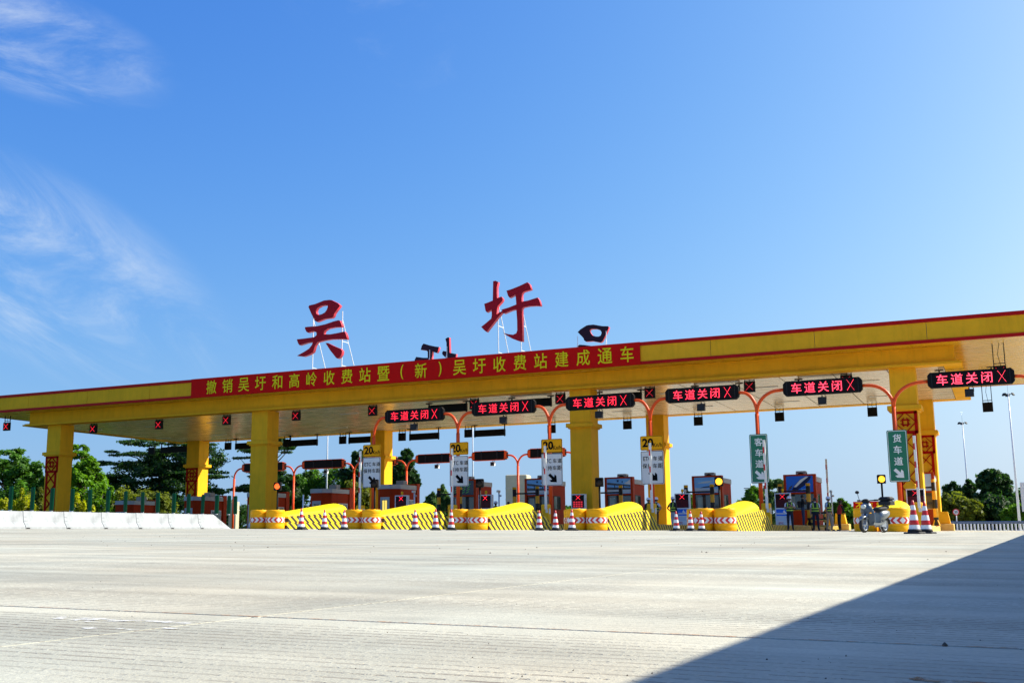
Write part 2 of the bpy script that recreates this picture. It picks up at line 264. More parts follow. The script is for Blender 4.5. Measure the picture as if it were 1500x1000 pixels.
# ------------------------------------------------------------------ mesh helpers
class MB:
    def __init__(s): s.v = []; s.f = []; s.m = []; s.sm = []
    def add(s, vs, fs, mi=0, smooth=False):
        o = len(s.v); s.v += [tuple(v) for v in vs]; s.f += [tuple(i+o for i in f) for f in fs]; s.m += [mi]*len(fs); s.sm += [smooth]*len(fs); return s
    def box(s, x0, x1, y0, y1, z0, z1, mi=0):
        return s.add([(x0,y0,z0),(x1,y0,z0),(x1,y1,z0),(x0,y1,z0),(x0,y0,z1),(x1,y0,z1),(x1,y1,z1),(x0,y1,z1)],
                     [(3,2,1,0),(4,5,6,7),(0,1,5,4),(1,2,6,5),(2,3,7,6),(3,0,4,7)], mi)
    def cbox(s, c, d, mi=0): return s.box(c[0]-d[0]/2, c[0]+d[0]/2, c[1]-d[1]/2, c[1]+d[1]/2, c[2]-d[2]/2, c[2]+d[2]/2, mi)
    def bbox(s, x0, x1, y0, y1, z0, z1, b=.02, mi=0):
        """box with chamfered vertical edges and a chamfered top"""
        def ring(i, z): return [(x0+i+b, y0+i, z), (x1-i-b, y0+i, z), (x1-i, y0+i+b, z), (x1-i, y1-i-b, z), (x1-i-b, y1-i, z), (x0+i+b, y1-i, z), (x0+i, y1-i-b, z), (x0+i, y0+i+b, z)]
        return s.loft([ring(0, z0), ring(0, z1-b), ring(b, z1)], mi)
    def bar(s, p, q, w, d=None, up=(0,0,1), mi=0):
        p, q = Vector(p), Vector(q); t = (q-p).normalized(); d = d or w
        a = t.cross(Vector(up)); a = a.normalized() if a.length > 1e-4 else Vector((1,0,0)); b = a.cross(t)
        vs = [e + a*sx*w/2 + b*sy*d/2 for e in (p, q) for sx, sy in ((-1,-1),(1,-1),(1,1),(-1,1))]
        return s.add(vs, [(0,1,2,3),(7,6,5,4),(0,4,5,1),(1,5,6,2),(2,6,7,3),(3,7,4,0)], mi)
    def tube(s, path, r, n=8, mi=0, cap=True, smooth=True):
        path = [Vector(p) for p in path]; rs = r if isinstance(r, (list, tuple)) else [r]*len(path)
        ref = None; rings = []
        for i, p in enumerate(path):
            t = (path[min(i+1, len(path)-1)] - path[max(i-1, 0)]).normalized()
            if ref is None: ref = t.orthogonal().normalized()
            ref = (ref - t*ref.dot(t)).normalized(); b = t.cross(ref)
            rings.append([p + (ref*math.cos(2*math.pi*k/n) + b*math.sin(2*math.pi*k/n))*rs[i] for k in range(n)])
        return s.loft(rings, mi, cap, smooth)
    def loft(s, rings, mi=0, cap=True, smooth=False, closed=True):
        n = len(rings[0]); vs = [v for r in rings for v in r]; fs = []
        for i in range(len(rings)-1):
            for k in range(n if closed else n-1):
                a, b = i*n+k, i*n+(k+1) % n; fs.append((a, b, b+n, a+n))
        s.add(vs, fs, mi, smooth)
        if cap and closed:
            o = len(s.v)-len(vs); s.f += [tuple(o+k for k in reversed(range(n))), tuple(o+(len(rings)-1)*n+k for k in range(n))]; s.m += [mi]*2; s.sm += [False]*2
        return s
    def lathe(s, prof, n=20, c=(0,0,0), mi=0, ex=1., ey=1., smooth=True, cap=True):
        return s.loft([[(c[0]+r*ex*math.cos(2*math.pi*k/n), c[1]+r*ey*math.sin(2*math.pi*k/n), c[2]+z) for k in range(n)] for r, z in prof], mi, cap, smooth)
    def prism(s, poly, y0, y1, mi=0, mside=None):
        """polygon in (x, z) extruded along y; poly counter-clockwise seen from -y"""
        n = len(poly); vs = [(x, y0, z) for x, z in poly] + [(x, y1, z) for x, z in poly]
        s.add(vs, [tuple(range(n)), tuple(reversed(range(n, 2*n)))], mi)
        o = len(s.v)-2*n
        for k in range(n): s.f.append((o+k, o+n+k, o+n+(k+1) % n, o+(k+1) % n)); s.m.append(mi if mside is None else mside); s.sm.append(False)
        return s
    def mesh(s, name, mats):
        me = bpy.data.meshes.new(name); me.from_pydata(s.v, [], s.f)
        for m in mats: me.materials.append(m)
        me.polygons.foreach_set('material_index', s.m); me.polygons.foreach_set('use_smooth', s.sm); me.update(); return me
def link(name, me, parent=None, loc=None, rz=0):
    o = bpy.data.objects.new(name, me); COL.objects.link(o)
    if parent is not None: o.parent = parent
    if loc is not None: o.location = loc
    o.rotation_euler.z = rz; return o
def part(name, mb, mats, parent=None, loc=None, rz=0):
    if not isinstance(mats, (list, tuple)): mats = [mats]
    mats = [M_[m] if isinstance(m, str) else m for m in mats]
    return link(name, mb.mesh(name, mats) if isinstance(mb, MB) else mb, parent, loc, rz)
def tag(o, label=None, cat=None, group=None, kind=None):
    if label: o['label'] = label
    if cat: o['category'] = cat
    if group: o['group'] = group
    if kind: o['kind'] = kind
    return o
def thing(name, label, cat, loc=(0,0,0), rz=0, group=None): return tag(link(name, None, None, loc, rz), label, cat, group)
KIDS = {}
def dup(root, loc, label, rz=None, group=None):
    def cp(o, parent):
        c = o.copy(); COL.objects.link(c)
        if parent is not None: c.parent = parent
        for ch in kids.get(o.name, ()): cp(ch, c)
        return c
    kids = KIDS.get(root.name)
    if kids is None:
        kids = {}
        stack = [root]; allo = [o for o in bpy.data.objects if o.parent]
        while stack:
            o = stack.pop(); k = [c for c in allo if c.parent == o]; kids[o.name] = k; stack += k
        KIDS[root.name] = kids
    c = cp(root, None); c.location = loc; c['label'] = label
    if rz is not None: c.rotation_euler.z = rz
    if group: c['group'] = group
    return c
def gp(x, y, dz=0): return (x, y, gz(x, y)+dz)
ORD = ['first', 'second', 'third', 'fourth', 'fifth', 'sixth', 'seventh', 'eighth', 'ninth', 'tenth', 'eleventh', 'twelfth', 'thirteenth', 'fourteenth', 'fifteenth', 'sixteenth']

# ------------------------------------------------------------------ lettering: meshes from Blender's own built-in font, made once each
_TX = {}
def text_mesh(s, size=1., bold=0., depth=.004, xs=1.):
    """Mesh of the string facing -Y, centred on its own bounding box, glyph height = size."""
    k = (s, size, bold, depth, xs)
    if k in _TX: return _TX[k]
    cu = bpy.data.curves.new('lettering', 'FONT'); cu.body = s; cu.size = 1.; cu.extrude = depth/size/2; cu.offset = bold; cu.resolution_u = 3
    o = bpy.data.objects.new('lettering', cu); COL.objects.link(o)
    dg = bpy.context.evaluated_depsgraph_get(); me = bpy.data.meshes.new_from_object(o.evaluated_get(dg)); bpy.data.objects.remove(o); bpy.data.curves.remove(cu)
    n = len(me.vertices); co = np.empty(n*3, dtype=np.float32); me.vertices.foreach_get('co', co); co = co.reshape(-1, 3)
    c = (co.max(0)+co.min(0))/2; h = co[:, 1].max()-co[:, 1].min(); sc = size/h if h > 0 else 1
    d = (co-c); res = np.stack([d[:, 0]*sc*xs, -d[:, 2]*size, d[:, 1]*sc], 1).astype(np.float32)
    me.vertices.foreach_set('co', res.ravel()); me.materials.clear(); me.update(); _TX[k] = me; return me
def text_part(name, s, size, mkey, parent, loc, bold=.012, xs=1., depth=.006):
    base = text_mesh(s, size, bold, depth, xs); key = (base.name, mkey)
    if key not in _TX:
        me = base.copy(); me.materials.append(M_[mkey]); me.name = name; _TX[key] = me
    return link(name, _TX[key], parent, loc)

def arrow_poly(s, ang):
    pts = [(-.5, -.13), (.02, -.13), (-.12, -.36), (.10, -.36), (.5, 0), (.10, .36), (-.12, .36), (.02, .13), (-.5, .13)]
    c, q = math.cos(ang), math.sin(ang); return [(s*(x*c-z*q), s*(x*q+z*c)) for x, z in pts]

# ------------------------------------------------------------------ ground
g = MB(); R = 900
g.add([(x, y, gz(x, y)-.16) for x, y in ((-R,-300),(XCR,-300),(R,-300),(R,R),(XCR,R),(-R,R))], [(0,1,4,5),(1,2,3,4)])
tag(part('ground', g, 'grass'), kind='structure')
plaza = MB(); plaza.add([(x, y, gz(x, y)-.05) for x, y in ((-80,-30),(XCR,-30),(13,-30),(13,170),(XCR,170),(-80,170))], [(0,1,4,5),(1,2,3,4)])
pz = tag(part('concrete_plaza', plaza, 'joint'), kind='structure')
JY, SX, SY = 1.365, 5.0, 6.0
def slab(x0, x1, y0, y1, e=.005):
    b = MB(); x0 += .0012; x1 -= .0012; y0 += e; y1 -= e; c = .0022
    def ring(i, dz): return [(x, y, gz(x, y)+dz) for x, y in ((x0+i,y0+i),(x1-i,y0+i),(x1-i,y1-i),(x0+i,y1-i))]
    b.loft([ring(0, -.045), ring(0, -c), ring(c, 0)]); return b
xs_ = [XCR+SX*i for i in range(10)]; ys_ = [JY-SY*2+SY*j for j in range(13)]
for i in range(len(xs_)-1):
    for j in range(len(ys_)-1): part('slab', slab(xs_[i], xs_[i+1], ys_[j], ys_[j+1]), 'concrete', pz)
for a in ((-80, xs_[0], ys_[0], ys_[-1]), (-80, XCR, ys_[-1], 170), (XCR, 13, ys_[-1], 170), (xs_[-1], 13, ys_[0], ys_[-1])): part('outer_slab', slab(*a), 'concrete', pz)

# ------------------------------------------------------------------ toll canopy
YF, ZT, ZB, YC, YB, ZC, XL, XR, YR = 60., 11.03, 9.756, 61.09, 61.42, 8.773, -66.33, -1.35, 78.58
RX0, RX1, RY1 = -70.4, 2.75, 79.9
PX = [-63.64, -45.33, -22.43, -4.33]; PW, YP, YQ, ZCOL = 1.31, 62.2, 77.75, 6.754
canopy = thing('toll_canopy', 'long ochre toll station canopy with red edging on square pillars', 'toll station', (0, 0, 0))
b = MB(); b.box(RX0+.12, RX1-.12, YF+.12, RY1-.12, ZB+.05, ZT-.06); part('roof', b, 'roof_grey', canopy)
tr = MB()
for z0, z1 in ((ZT-.20, ZT), (ZB, ZB+.17)):
    tr.box(RX0, RX1, YF, YF+.14, z0, z1); tr.box(RX0, RX1, RY1-.14, RY1, z0, z1)
    tr.box(RX0, RX0+.14, YF+.14, RY1-.14, z0, z1); tr.box(RX1-.14, RX1, YF+.14, RY1-.14, z0, z1)
part('edge_trim', tr, 'red_trim', canopy)
npan = 13
for i in range(npan):
    a = RX0+(RX1-RX0)*i/npan; c = RX0+(RX1-RX0)*(i+1)/npan
    for y0, y1 in ((YF+.05, YF+.118), (RY1-.118, RY1-.05)):
        b = MB(); b.box(a+.012, c-.012, y0, y1, ZB+.171, ZT-.201); part('fascia_panel', b, 'yellow_wall', canopy)
for x0, x1 in ((RX0+.05, RX0+.118), (RX1-.118, RX1-.05)):
    for j in range(4):
        a = YF+.15+(RY1-YF-.3)*j/4; c = YF+.15+(RY1-YF-.3)*(j+1)/4
        b = MB(); b.box(x0, x1, a+.006, c-.006, ZB+.171, ZT-.201); part('fascia_panel', b, 'yellow_wall', canopy)
# soffit strips round the beam
def strip(name, x0, x1, y0, y1, z0, z1, m, n, axis=0):
    for i in range(n):
        b = MB()
        if axis == 0: b.box(x0+(x1-x0)*i/n+.004, x0+(x1-x0)*(i+1)/n-.004, y0, y1, z0, z1)
        else: b.box(x0, x1, y0+(y1-y0)*i/n+.004, y0+(y1-y0)*(i+1)/n-.004, z0, z1)
        part(name, b, m, canopy)
strip('soffit_panel', RX0+.145, RX1-.145, YF+.145, YB-.003, ZB+.012, ZB+.045, 'soffit', 13)
strip('soffit_panel', RX0+.145, RX1-.145, YR-.3, RY1-.145, ZB+.012, ZB+.045, 'soffit', 13)
strip('soffit_panel', RX0+.145, XL+.33, YB, YR-.31, ZB+.012, ZB+.045, 'soffit', 4, 1)
strip('soffit_panel', XR-.33, RX1-.145, YB, YR-.31, ZB+.012, ZB+.045, 'soffit', 4, 1)
bm_ = MB()
x0, x1, y0, y1 = XL+.33, XR-.33, YB, YR-.33; z0, z1 = ZC+.172, ZB+.008
bm_.box(x0, x1, y0, y0+.5, z0, z1); bm_.box(x0, x1, y1-.5, y1, z0, z1); bm_.box(x0, x0+.5, y0+.5, y1-.5, z0, z1); bm_.box(x1-.5, x1, y0+.5, y1-.5, z0, z1)
part('edge_beam', bm_, 'yellow_wall', canopy)
co = MB()
for e, za, zb2 in ((0, ZC, ZC+.11), (.10, ZC+.11, ZC+.17)):
    co.box(XL+e, XR-e, YC+e, YC+.9, za, zb2); co.box(XL+e, XR-e, YR-.9, YR-e, za, zb2); co.box(XL+e, XL+.9, YC+.9, YR-.9, za, zb2); co.box(XR-.9, XR-e, YC+.9, YR-.9, za, zb2)
part('cornice', co, 'yellow_wall', canopy)
nx, ny = 22, 6
cx0, cx1, cy0, cy1 = XL+.905, XR-.905, YC+.905, YR-.905
for i in range(nx):
    for j in range(ny):
        b = MB(); b.box(cx0+(cx1-cx0)*i/nx+.028, cx0+(cx1-cx0)*(i+1)/nx-.028, cy0+(cy1-cy0)*j/ny+.006, cy0+(cy1-cy0)*(j+1)/ny-.006, ZC+.03, ZC+.06)
        part('ceiling_panel', b, 'ceiling', canopy)
b = MB(); b.box(cx0, cx1, cy0, cy1, ZC+.075, ZC+.10); part('ceiling_backing', b, 'dark', canopy)
fl = MB()
for i in range(0, nx, 2):
    for j in (1, 4):
        xc = cx0+(cx1-cx0)*(i+.5)/nx; yc = cy0+(cy1-cy0)*(j+.5)/ny; fl.box(xc-.7, xc+.7, yc-.1, yc+.1, ZC-.0, ZC+.028)
part('light_fitting', fl, 'white_plate', canopy)
def lattice(top, bot):
    q = MB(); d = .05; w = PW*.94; y = -PW/2-d
    def h(x0, x1, z, t=.16): q.box(x0, x1, y, -PW/2+.004, z-t/2, z+t/2)
    def vv(x, z0, z1, t=.16): q.box(x-t/2, x+t/2, y, -PW/2+.004, z0, z1)
    def di(p, r, t=.15): q.bar((p[0], y+.028, p[1]), (r[0], y+.028, r[1]), d*.9, t, up=(0, 1, 0))
    S = 1.16; zc = top-S/2-.02; a = S/2-.05
    h(-S/2, S/2, top-.07); h(-S/2, S/2, top-S+.03); vv(-S/2+.05, top-S, top-.02); vv(S/2-.05, top-S, top-.02)
    for s1, s2 in ((1,1),(1,-1),(-1,1),(-1,-1)):
        di((0, zc+s2*a), (s1*a, zc)); di((s1*a*.12, zc+s2*a*.44), (s1*a*.44, zc+s2*a*.12), .16)
    q.box(-.17, .17, y-.004, -PW/2, zc+.09, zc+.17); q.box(-.17, .17, y-.004, -PW/2, zc-.17, zc-.09)
    q.box(-.17, -.09, y-.004, -PW/2, zc-.09, zc+.09); q.box(.09, .17, y-.004, -PW/2, zc-.09, zc+.09)
    e = .42; z = top-S; vv(-e, bot, z); vv(e, bot, z)
    while z-bot > .5:
        zz = max(bot, z-.92); di((-e, z), (e, zz), .14); di((e, z), (-e, zz), .14); z = zz
    return q
for row, yy in ((0, YP), (1, YQ)):
    for k, X in enumerate(PX):
        zg = gz(X, yy)-.1
        s = MB(); s.bbox(-PW/2, PW/2, -PW/2, PW/2, zg, ZC+.03, .02)
        pl = part('pillar', s, 'yellow_wall', canopy, (X, yy, 0))
        c = MB(); cw = .85; c.bbox(-cw, cw, -cw, cw, ZCOL-.20, ZCOL+.03, .02); c.box(-.74, .74, -.74, .74, ZCOL-.28, ZCOL-.20)
        part('collar', c, 'yellow_wall', pl)
        if k in (0, 3): part('lattice_panel', lattice(ZCOL-.27, zg+.1), 'lattice', pl)

# banner on the fascia
bx0, bx1 = at(280, 570, YF-.03).x, at(938, 518, YF-.03).x
ban = thing('banner', 'long red banner with yellow characters fixed along the canopy edge', 'banner', ((bx0+bx1)/2, YF-.035, (ZT+ZB)/2))
b = MB(); nseg = 60; w = bx1-bx0; hh = (ZT-ZB)/2+.012
rows = [[(-w/2+w*i/nseg, -.012*math.sin(i*1.7)*.5-.004*math.cos(i*.63), z) for i in range(nseg+1)] for z in (-hh, -hh/3, hh/3, hh)]
b.loft(rows, closed=False, cap=False, smooth=True); part('banner_cloth', b, 'banner', ban)
s = '撤销吴圩和高岭收费站暨(新)吴圩收费站建成通车'
px_first, px_last = 310.5, 919.
xa, xb = at(px_first, 567, YF).x, at(px_last, 520, YF).x
for i, ch in enumerate(s):
    x = xa+(xb-xa)*i/(len(s)-1)
    text_part('lettering', ch, .92, 'banner_text', ban, (x-(bx0+bx1)/2, -.030, 0), .008, .90 if ch not in '()' else .8)

# ------------------------------------------------------------------ big rooftop characters (outlines drawn as brush strokes)
YS = 61.2
WU = [[(212,135),(225,115),(300,98),(420,50),(490,42),(520,45),(600,85),(635,118),(580,190),(553,230),(548,258),(525,280),(490,286),(430,293),(350,325),(325,335),(300,322),(250,225)],
      [(165,405),(200,400),(330,390),(440,365),(540,330),(610,312),(630,318),(655,375),(655,400),(560,405),(470,425),(425,455),(410,498),(500,500),(600,482),(690,462),(710,490),(728,565),(640,562),(520,565),(420,580),(330,605),(300,650),(275,735),(220,770),(150,795),(60,785),(150,735),(220,690),(255,645),(275,600),(200,612),(95,645),(75,620),(57,566),(150,556),(290,537),(320,510),(320,475),(290,458),(250,462),(205,478),(185,465),(168,430)],
      [(440,615),(470,615),(560,660),(640,692),(662,720),(655,765),(630,805),(600,822),(580,812),(500,710)]]
WU_HOLE = [(310,190),(330,150),(380,122),(440,110),(466,115),(470,135),(455,175),(430,210),(390,232),(350,242),(322,230)]
XU = [[(205,65),(235,58),(270,75),(252,140),(255,280),(310,260),(328,290),(320,320),(260,385),(250,485),(300,455),(322,440),(308,428),(330,420),(400,400),(500,360),(490,235),(450,258),(415,275),(395,250),(375,185),(440,165),(540,125),(640,77),(670,105),(690,170),(640,185),(590,200),(570,225),(570,325),(650,310),(770,272),(795,310),(812,380),(760,376),(670,380),(590,395),(572,415),(580,830),(530,825),(450,795),(380,755),(330,720),(400,738),(460,745),(500,725),(512,690),(510,560),(500,420),(440,435),(345,475),(320,465),(270,520),(200,610),(122,710),(95,690),(53,645),(110,600),(180,540),(188,500),(186,425),(150,445),(125,460),(108,440),(92,352),(140,335),(200,310)]]
def to_plane(pts, ox, oy, sc): return [at(ox+x/sc, oy+y/sc, YS) for x, y in pts]
def char_sign(label, outlines, hole, ox, oy, sc, frame_px, Yplace, mirror, side_group):
    P = [[(p.x, p.z) for p in to_plane(o, ox, oy, sc)] for o in outlines]
    allx = [x for o in P for x, _ in o]; cx = (min(allx)+max(allx))/2
    root = thing('character_sign', label, 'rooftop sign', (cx, YS, ZT-.06), 0, side_group)
    cu = bpy.data.curves.new('stroke', 'CURVE'); cu.dimensions = '2D'; cu.fill_mode = 'BOTH'; cu.extrude = .13
    polys = list(P)
    if hole: polys.append([(p.x, p.z) for p in to_plane(hole, ox, oy, sc)])
    for o in polys:
        sp = cu.splines.new('POLY'); sp.points.add(len(o)-1)
        for k, (x, z) in enumerate(o): sp.points[k].co = (x-cx, z-ZT+.06, 0, 1)
        sp.use_cyclic_u = True
    ob = bpy.data.objects.new('stroke', cu); COL.objects.link(ob)
    me = bpy.data.meshes.new_from_object(ob.evaluated_get(bpy.context.evaluated_depsgraph_get())); bpy.data.objects.remove(ob)
    co = np.empty(len(me.vertices)*3, dtype=np.float32); me.vertices.foreach_get('co', co); co = co.reshape(-1, 3)
    me.vertices.foreach_set('co', np.stack([co[:, 0], -co[:, 2], co[:, 1]], 1).astype(np.float32).ravel())
    me.materials.clear()
    for k in ('sign_red', 'sign_red_side', 'sign_back'): me.materials.append(M_[k])
    me.update()
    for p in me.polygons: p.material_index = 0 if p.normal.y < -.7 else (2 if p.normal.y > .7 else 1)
    me.name = 'strokes'; link('strokes', me, root)
    # scaffold: uprights behind the strokes, raking back legs and ties
    for fx in frame_px:
        fr = MB(); a = at(fx[0], fx[1], YS); x = a.x-cx; top = fx[2]
        zt = at(fx[0], top, YS).z-ZT+.06
        fr.bar((x, .17, .0), (x, .17, zt), .045); fr.bar((x, .17, zt*.86), (x, 2.0, 0), .038)
        fr.bar((x, .17, .42), (x, 1.62, .42), .036); fr.bar((x, .17, zt*.5), (x, .17+1.83*.42, zt*.5), .036)
        part('steel_frame', fr, 'white_steel', root)
    ti = MB(); xs = [at(fx[0], fx[1], YS).x-cx for fx in frame_px]
    ti.bar((xs[0], .21, .2), (xs[-1], .21, .2), .05); ti.bar((xs[0], .21, 2.9), (xs[-1], .21, 3.05), .045)
    part('tie_bar', ti, 'grey_steel', root)
    return root
S1 = char_sign('big red brush character 吴 with a ring shaped top on the canopy roof', WU, WU_HOLE, 430, 435, 9.0909, [(455.5,540,455),(498.5,536,455)], YS, False, 'characters on the roof')
S2 = char_sign('big red brush character 圩 made of two upright stems on the canopy roof', XU, None, 700, 405, 8.7, [(728.5,515,428),(762,512,428)], YS, False, 'characters on the roof')
# the pair on the far edge faces the other way
YS2 = 77.2
dup(S2, (at(640, 520, YS2).x, YS2, ZT-.06), 'dark back of the stemmed rooftop character 圩, mostly hidden', math.pi)
dup(S1, (at(873, 500, YS2).x, YS2, ZT-.06), 'dark back of the ring topped rooftop character 吴, mostly hidden', math.pi)

# ------------------------------------------------------------------ lane islands
IX = [-33.6, -28.1, -22.5, -16.75, -11.1, -4.45]                   # lanes towards the camera
RXI = [-67.5, -61.8, -55.7, -50.0, -44.4, -38.9]                   # lanes of the other direction
IN = ['first island from the white barrier', 'second island from the barrier', 'third island from the barrier', 'fourth island from the barrier', 'fifth island from the barrier', 'last island, by the scooter']
Y0, Y1 = 47.0, 84.0
def tilt(y): return GB*y
def island(x, label, nose=True, plain=False):
    t = thing('toll_island', label, 'traffic island', gp(x, Y0), 0, 'toll islands')
    hw = .86; ky = 7.6 if nose else -6
    k = MB(); y0, y1 = (ky if nose else 14), Y1-Y0
    def R(i, z): return [(px, py, z+tilt(py)) for px, py in ((-hw+i, y0), (hw-i, y0), (hw-i, y1-.5), (hw*.5, y1), (-hw*.5, y1), (-hw+i, y1-.5))]
    k.loft([R(0, -.08), R(0, .24), R(.03, .27)]); part('kerb', k, 'yellow_kerb' if plain else 'kerb_stripe', t)
    k = MB(); k.loft([R(.06, .272), R(.06, .276)]); part('island_top', k, 'kerb_top', t)
    if nose:
        L_ = 7.6
        def sec(y, w, za, zb2): return [(-w, y, za+tilt(y)), (w, y, za+tilt(y)), (w-.02, y, zb2+tilt(y)), (-w+.02, y, zb2+tilt(y))]
        a = MB(); a.loft([sec(0, .84, -.08, .30), sec(L_, .90, -.08, .30)]); part('lower_tier', a, 'stripe', t)
        a = MB(); a.loft([sec(0, .80, .303, .60), sec(L_-.9, .86, .303, .68), sec(L_-.35, .86, .303, .42)]); part('middle_tier', a, 'stripe', t, (0, .17, 0))
        a = MB(); a.loft([sec(.1, .76, .61, .63), sec(L_-1.9, .81, .69, .96), sec(L_-1.3, .81, .69, .74)]); part('upper_tier', a, 'stripe', t, (0, .34, 0))
        c = MB(); rings = []; ns, na = 18, 12; Lc = 6.15
        for i in range(ns+1):
            u = i/ns; y = .05+Lc*u
            base = .58+.40*u; h = .18+.30*u
            e = 1.0
            if u > .86: e = math.sqrt(max(0, 1-((u-.86)/.14)**2))*.97+.03
            if u < .06: e = .55+.45*u/.06
            ww = .70*(.55+.45*e)
            rings.append([(ww*math.cos(math.pi*q/na)*1.0, y, base+tilt(y)+h*e*1.0*math.sin(math.pi*q/na)**.85) for q in range(na+1)]+[(-ww, y, base-.10+tilt(y)), (ww, y, base-.10+tilt(y))])
        c.loft(rings, smooth=True); part('nose_cap', c, 'cap_yellow', t)
    return t
for i, x in enumerate(IX): island(x, 'striped toll island with rounded yellow nose, ' + IN[i], True, i == 5)
for i, x in enumerate(RXI):
    island(x, f'far lane island under the {ORD[5-i]} grey topped booth from the speed plates', False)

# crash barrels in front of the islands
def barrel():
    t = thing('crash_barrel', '', 'crash barrel')
    b = MB(); b.lathe([(.44,0),(.46,.04),(.46,.22),(.452,.235),(.46,.25),(.46,.62),(.452,.635),(.46,.65),(.46,.70),(.452,.715),(.46,.73),(.46,.88),(.44,.92),(.40,.925)], 28)
    part('barrel_body', b, 'barrel', t)
    l = MB(); l.lathe([(.05, .925), (.05, .945), (.03, .95)], 10, (.2, -.25, 0)); l.lathe([(.05, .925), (.05, .945), (.03, .95)], 10, (-.2, .2, 0)); part('filler_plug', l, 'cab_yellow', t)
    return t
def band(t, k):
    q = MB(); n = 40; q.loft([[(.466*math.cos(2*math.pi*a/n), .466*math.sin(2*math.pi*a/n), z) for a in range(n)] for z in (.315, .555)], cap=False, smooth=True)
    return part('chevron_band', q, k, t)
BA = barrel(); band(BA, 'chev_a'); BB = barrel(); band(BB, 'chev_b')
AIM = YAW                                                        # bands face the approaching drivers
BA['group'] = BB['group'] = 'crash barrels'
for i, x in enumerate(IX):
    spots = [(BA, x-.47, 46.5, 'its near-barrier one'), (BB, x+.47, 46.5, 'its far-barrier one')]
    if i == 5: spots = [(BA, at(1269, 775, 46.6).x, 46.6, 'its near-barrier one'), (BB, at(1315, 775, 46.4).x, 46.4, 'its far-barrier one'), (BA, at(1290, 775, 47.3).x, 47.3, 'half hidden by the scooter')]
    elif i in (3, 4): spots.append((BA, x-.95, 47.5, 'third one set back'))
    for src, bx, by, w in spots:
        lab = f'orange chevron barrel of the {IN[i]}, {w}'; rz = .35-.07*i+random.uniform(-.08, .08)
        if i == 0: src.location = gp(bx, by); src['label'] = lab; src.rotation_euler.z = rz
        else: dup(src, gp(bx, by), lab, rz)

# traffic cones
def cone():
    t = thing('traffic_cone', '', 'traffic cone', group='traffic cones')
    b = MB(); b.bbox(-.20, .20, -.20, .20, 0, .045, .015); b.lathe([(.165,.045),(.155,.11),(.135,.115)], 20); part('cone_base', b, 'rubber', t)
    r = lambda z: .132-.104*(z-.11)/.69
    b = MB(); b.lathe([(r(z), z) for z in (.11, .30, .5, .7, .80)]+[(.012, .81)], 20); part('cone_body', b, 'red_paint', t)
    for z0, z1 in ((.115, .215), (.33, .46), (.575, .69)):
        b = MB(); b.lathe([(r(z0)+.004, z0), (r(z1)+.004, z1)], 20, cap=False); part('reflective_sleeve', b, 'white_paint', t)
    return t
CN = cone()
cones = [(441,775.6,'nearest the barrels at the white barrier'),(475,775.6,'second from the barrels at the white barrier'),(504,775.6,'touching the second pair of barrels'),
 (608,776,'farther from the third pair of barrels, before the second nose'),(638,776.2,'middle of three before the second nose'),(661,776.2,'touching the third pair of barrels'),
 (790,776.7,'beside the yellow gate box of the third nose'),(814,776.7,'standing alone before a striped kerb'),(838,776.8,'in front of the fourth group of barrels'),
 (991,777.2,'before the worker in pale trousers'),(1012,777.3,'overlapping the extra fifth barrel'),(1028,777.3,'in front of the fifth group of barrels'),
 (1340,781.5,'large in view beside the scooter'),(1357,781.2,'in front of the striped post by the pillar')]
for k, (x, y, w) in enumerate(cones):
    p = ground_at(x, y); lab = f'red and white traffic cone, {w}'
    if k == 0: CN.location = p; CN['label'] = lab
    else:
        c = dup(CN, p, lab, random.uniform(0, 3)); s = random.uniform(.97, 1.03); c.scale = (s, s, s)

# ------------------------------------------------------------------ overhead lane signs
def ypole(x, Y, zarm, zf, left=0, right=0, group='', label=''):
    zg = gz(x, Y); t = thing('sign_gantry_pole', label, 'sign pole', (x, Y, zg), 0, group)
    b = MB(); b.tube([(0,0,-.05),(0,0,zf-zg-.02)], .105, 12); b.lathe([(.2,.0),(.2,.03)], 12); part('pole', b, 'orange', t)
    for s, on in ((-1, left), (1, right)):
        if not on: continue
        reach = on; a = MB(); n = 9; R_ = reach*.82; top = zarm-zg
        pts = [(0, 0, zf-zg-.05)]+[(s*R_*(1-math.cos(math.pi/2*q/n)), 0, top-(top-zf+zg)*(1-math.sin(math.pi/2*q/n))) for q in range(1, n+1)]+[(s*reach, 0, top+.015)]
        a.tube(pts, .082, 10); part('arm', a, 'orange', t)
    return t
YG = 56.8
signs = [((565,651),608),((692,785),597),((829.5,930),588.5),((975,1083),577),((1147,1264),566.5),((1358,1487),554)]
for k, v in enumerate((1.0, 1.05, 1.25, 1.5, 1.8, 1.9)): M_[f'led_{k}'] = mat(f'red led brightness {k}', (.5, .01, .02), .5, emit=(1, .018+.012*max(0, k-2), .045+.02*max(0, k-2)), estr=v)
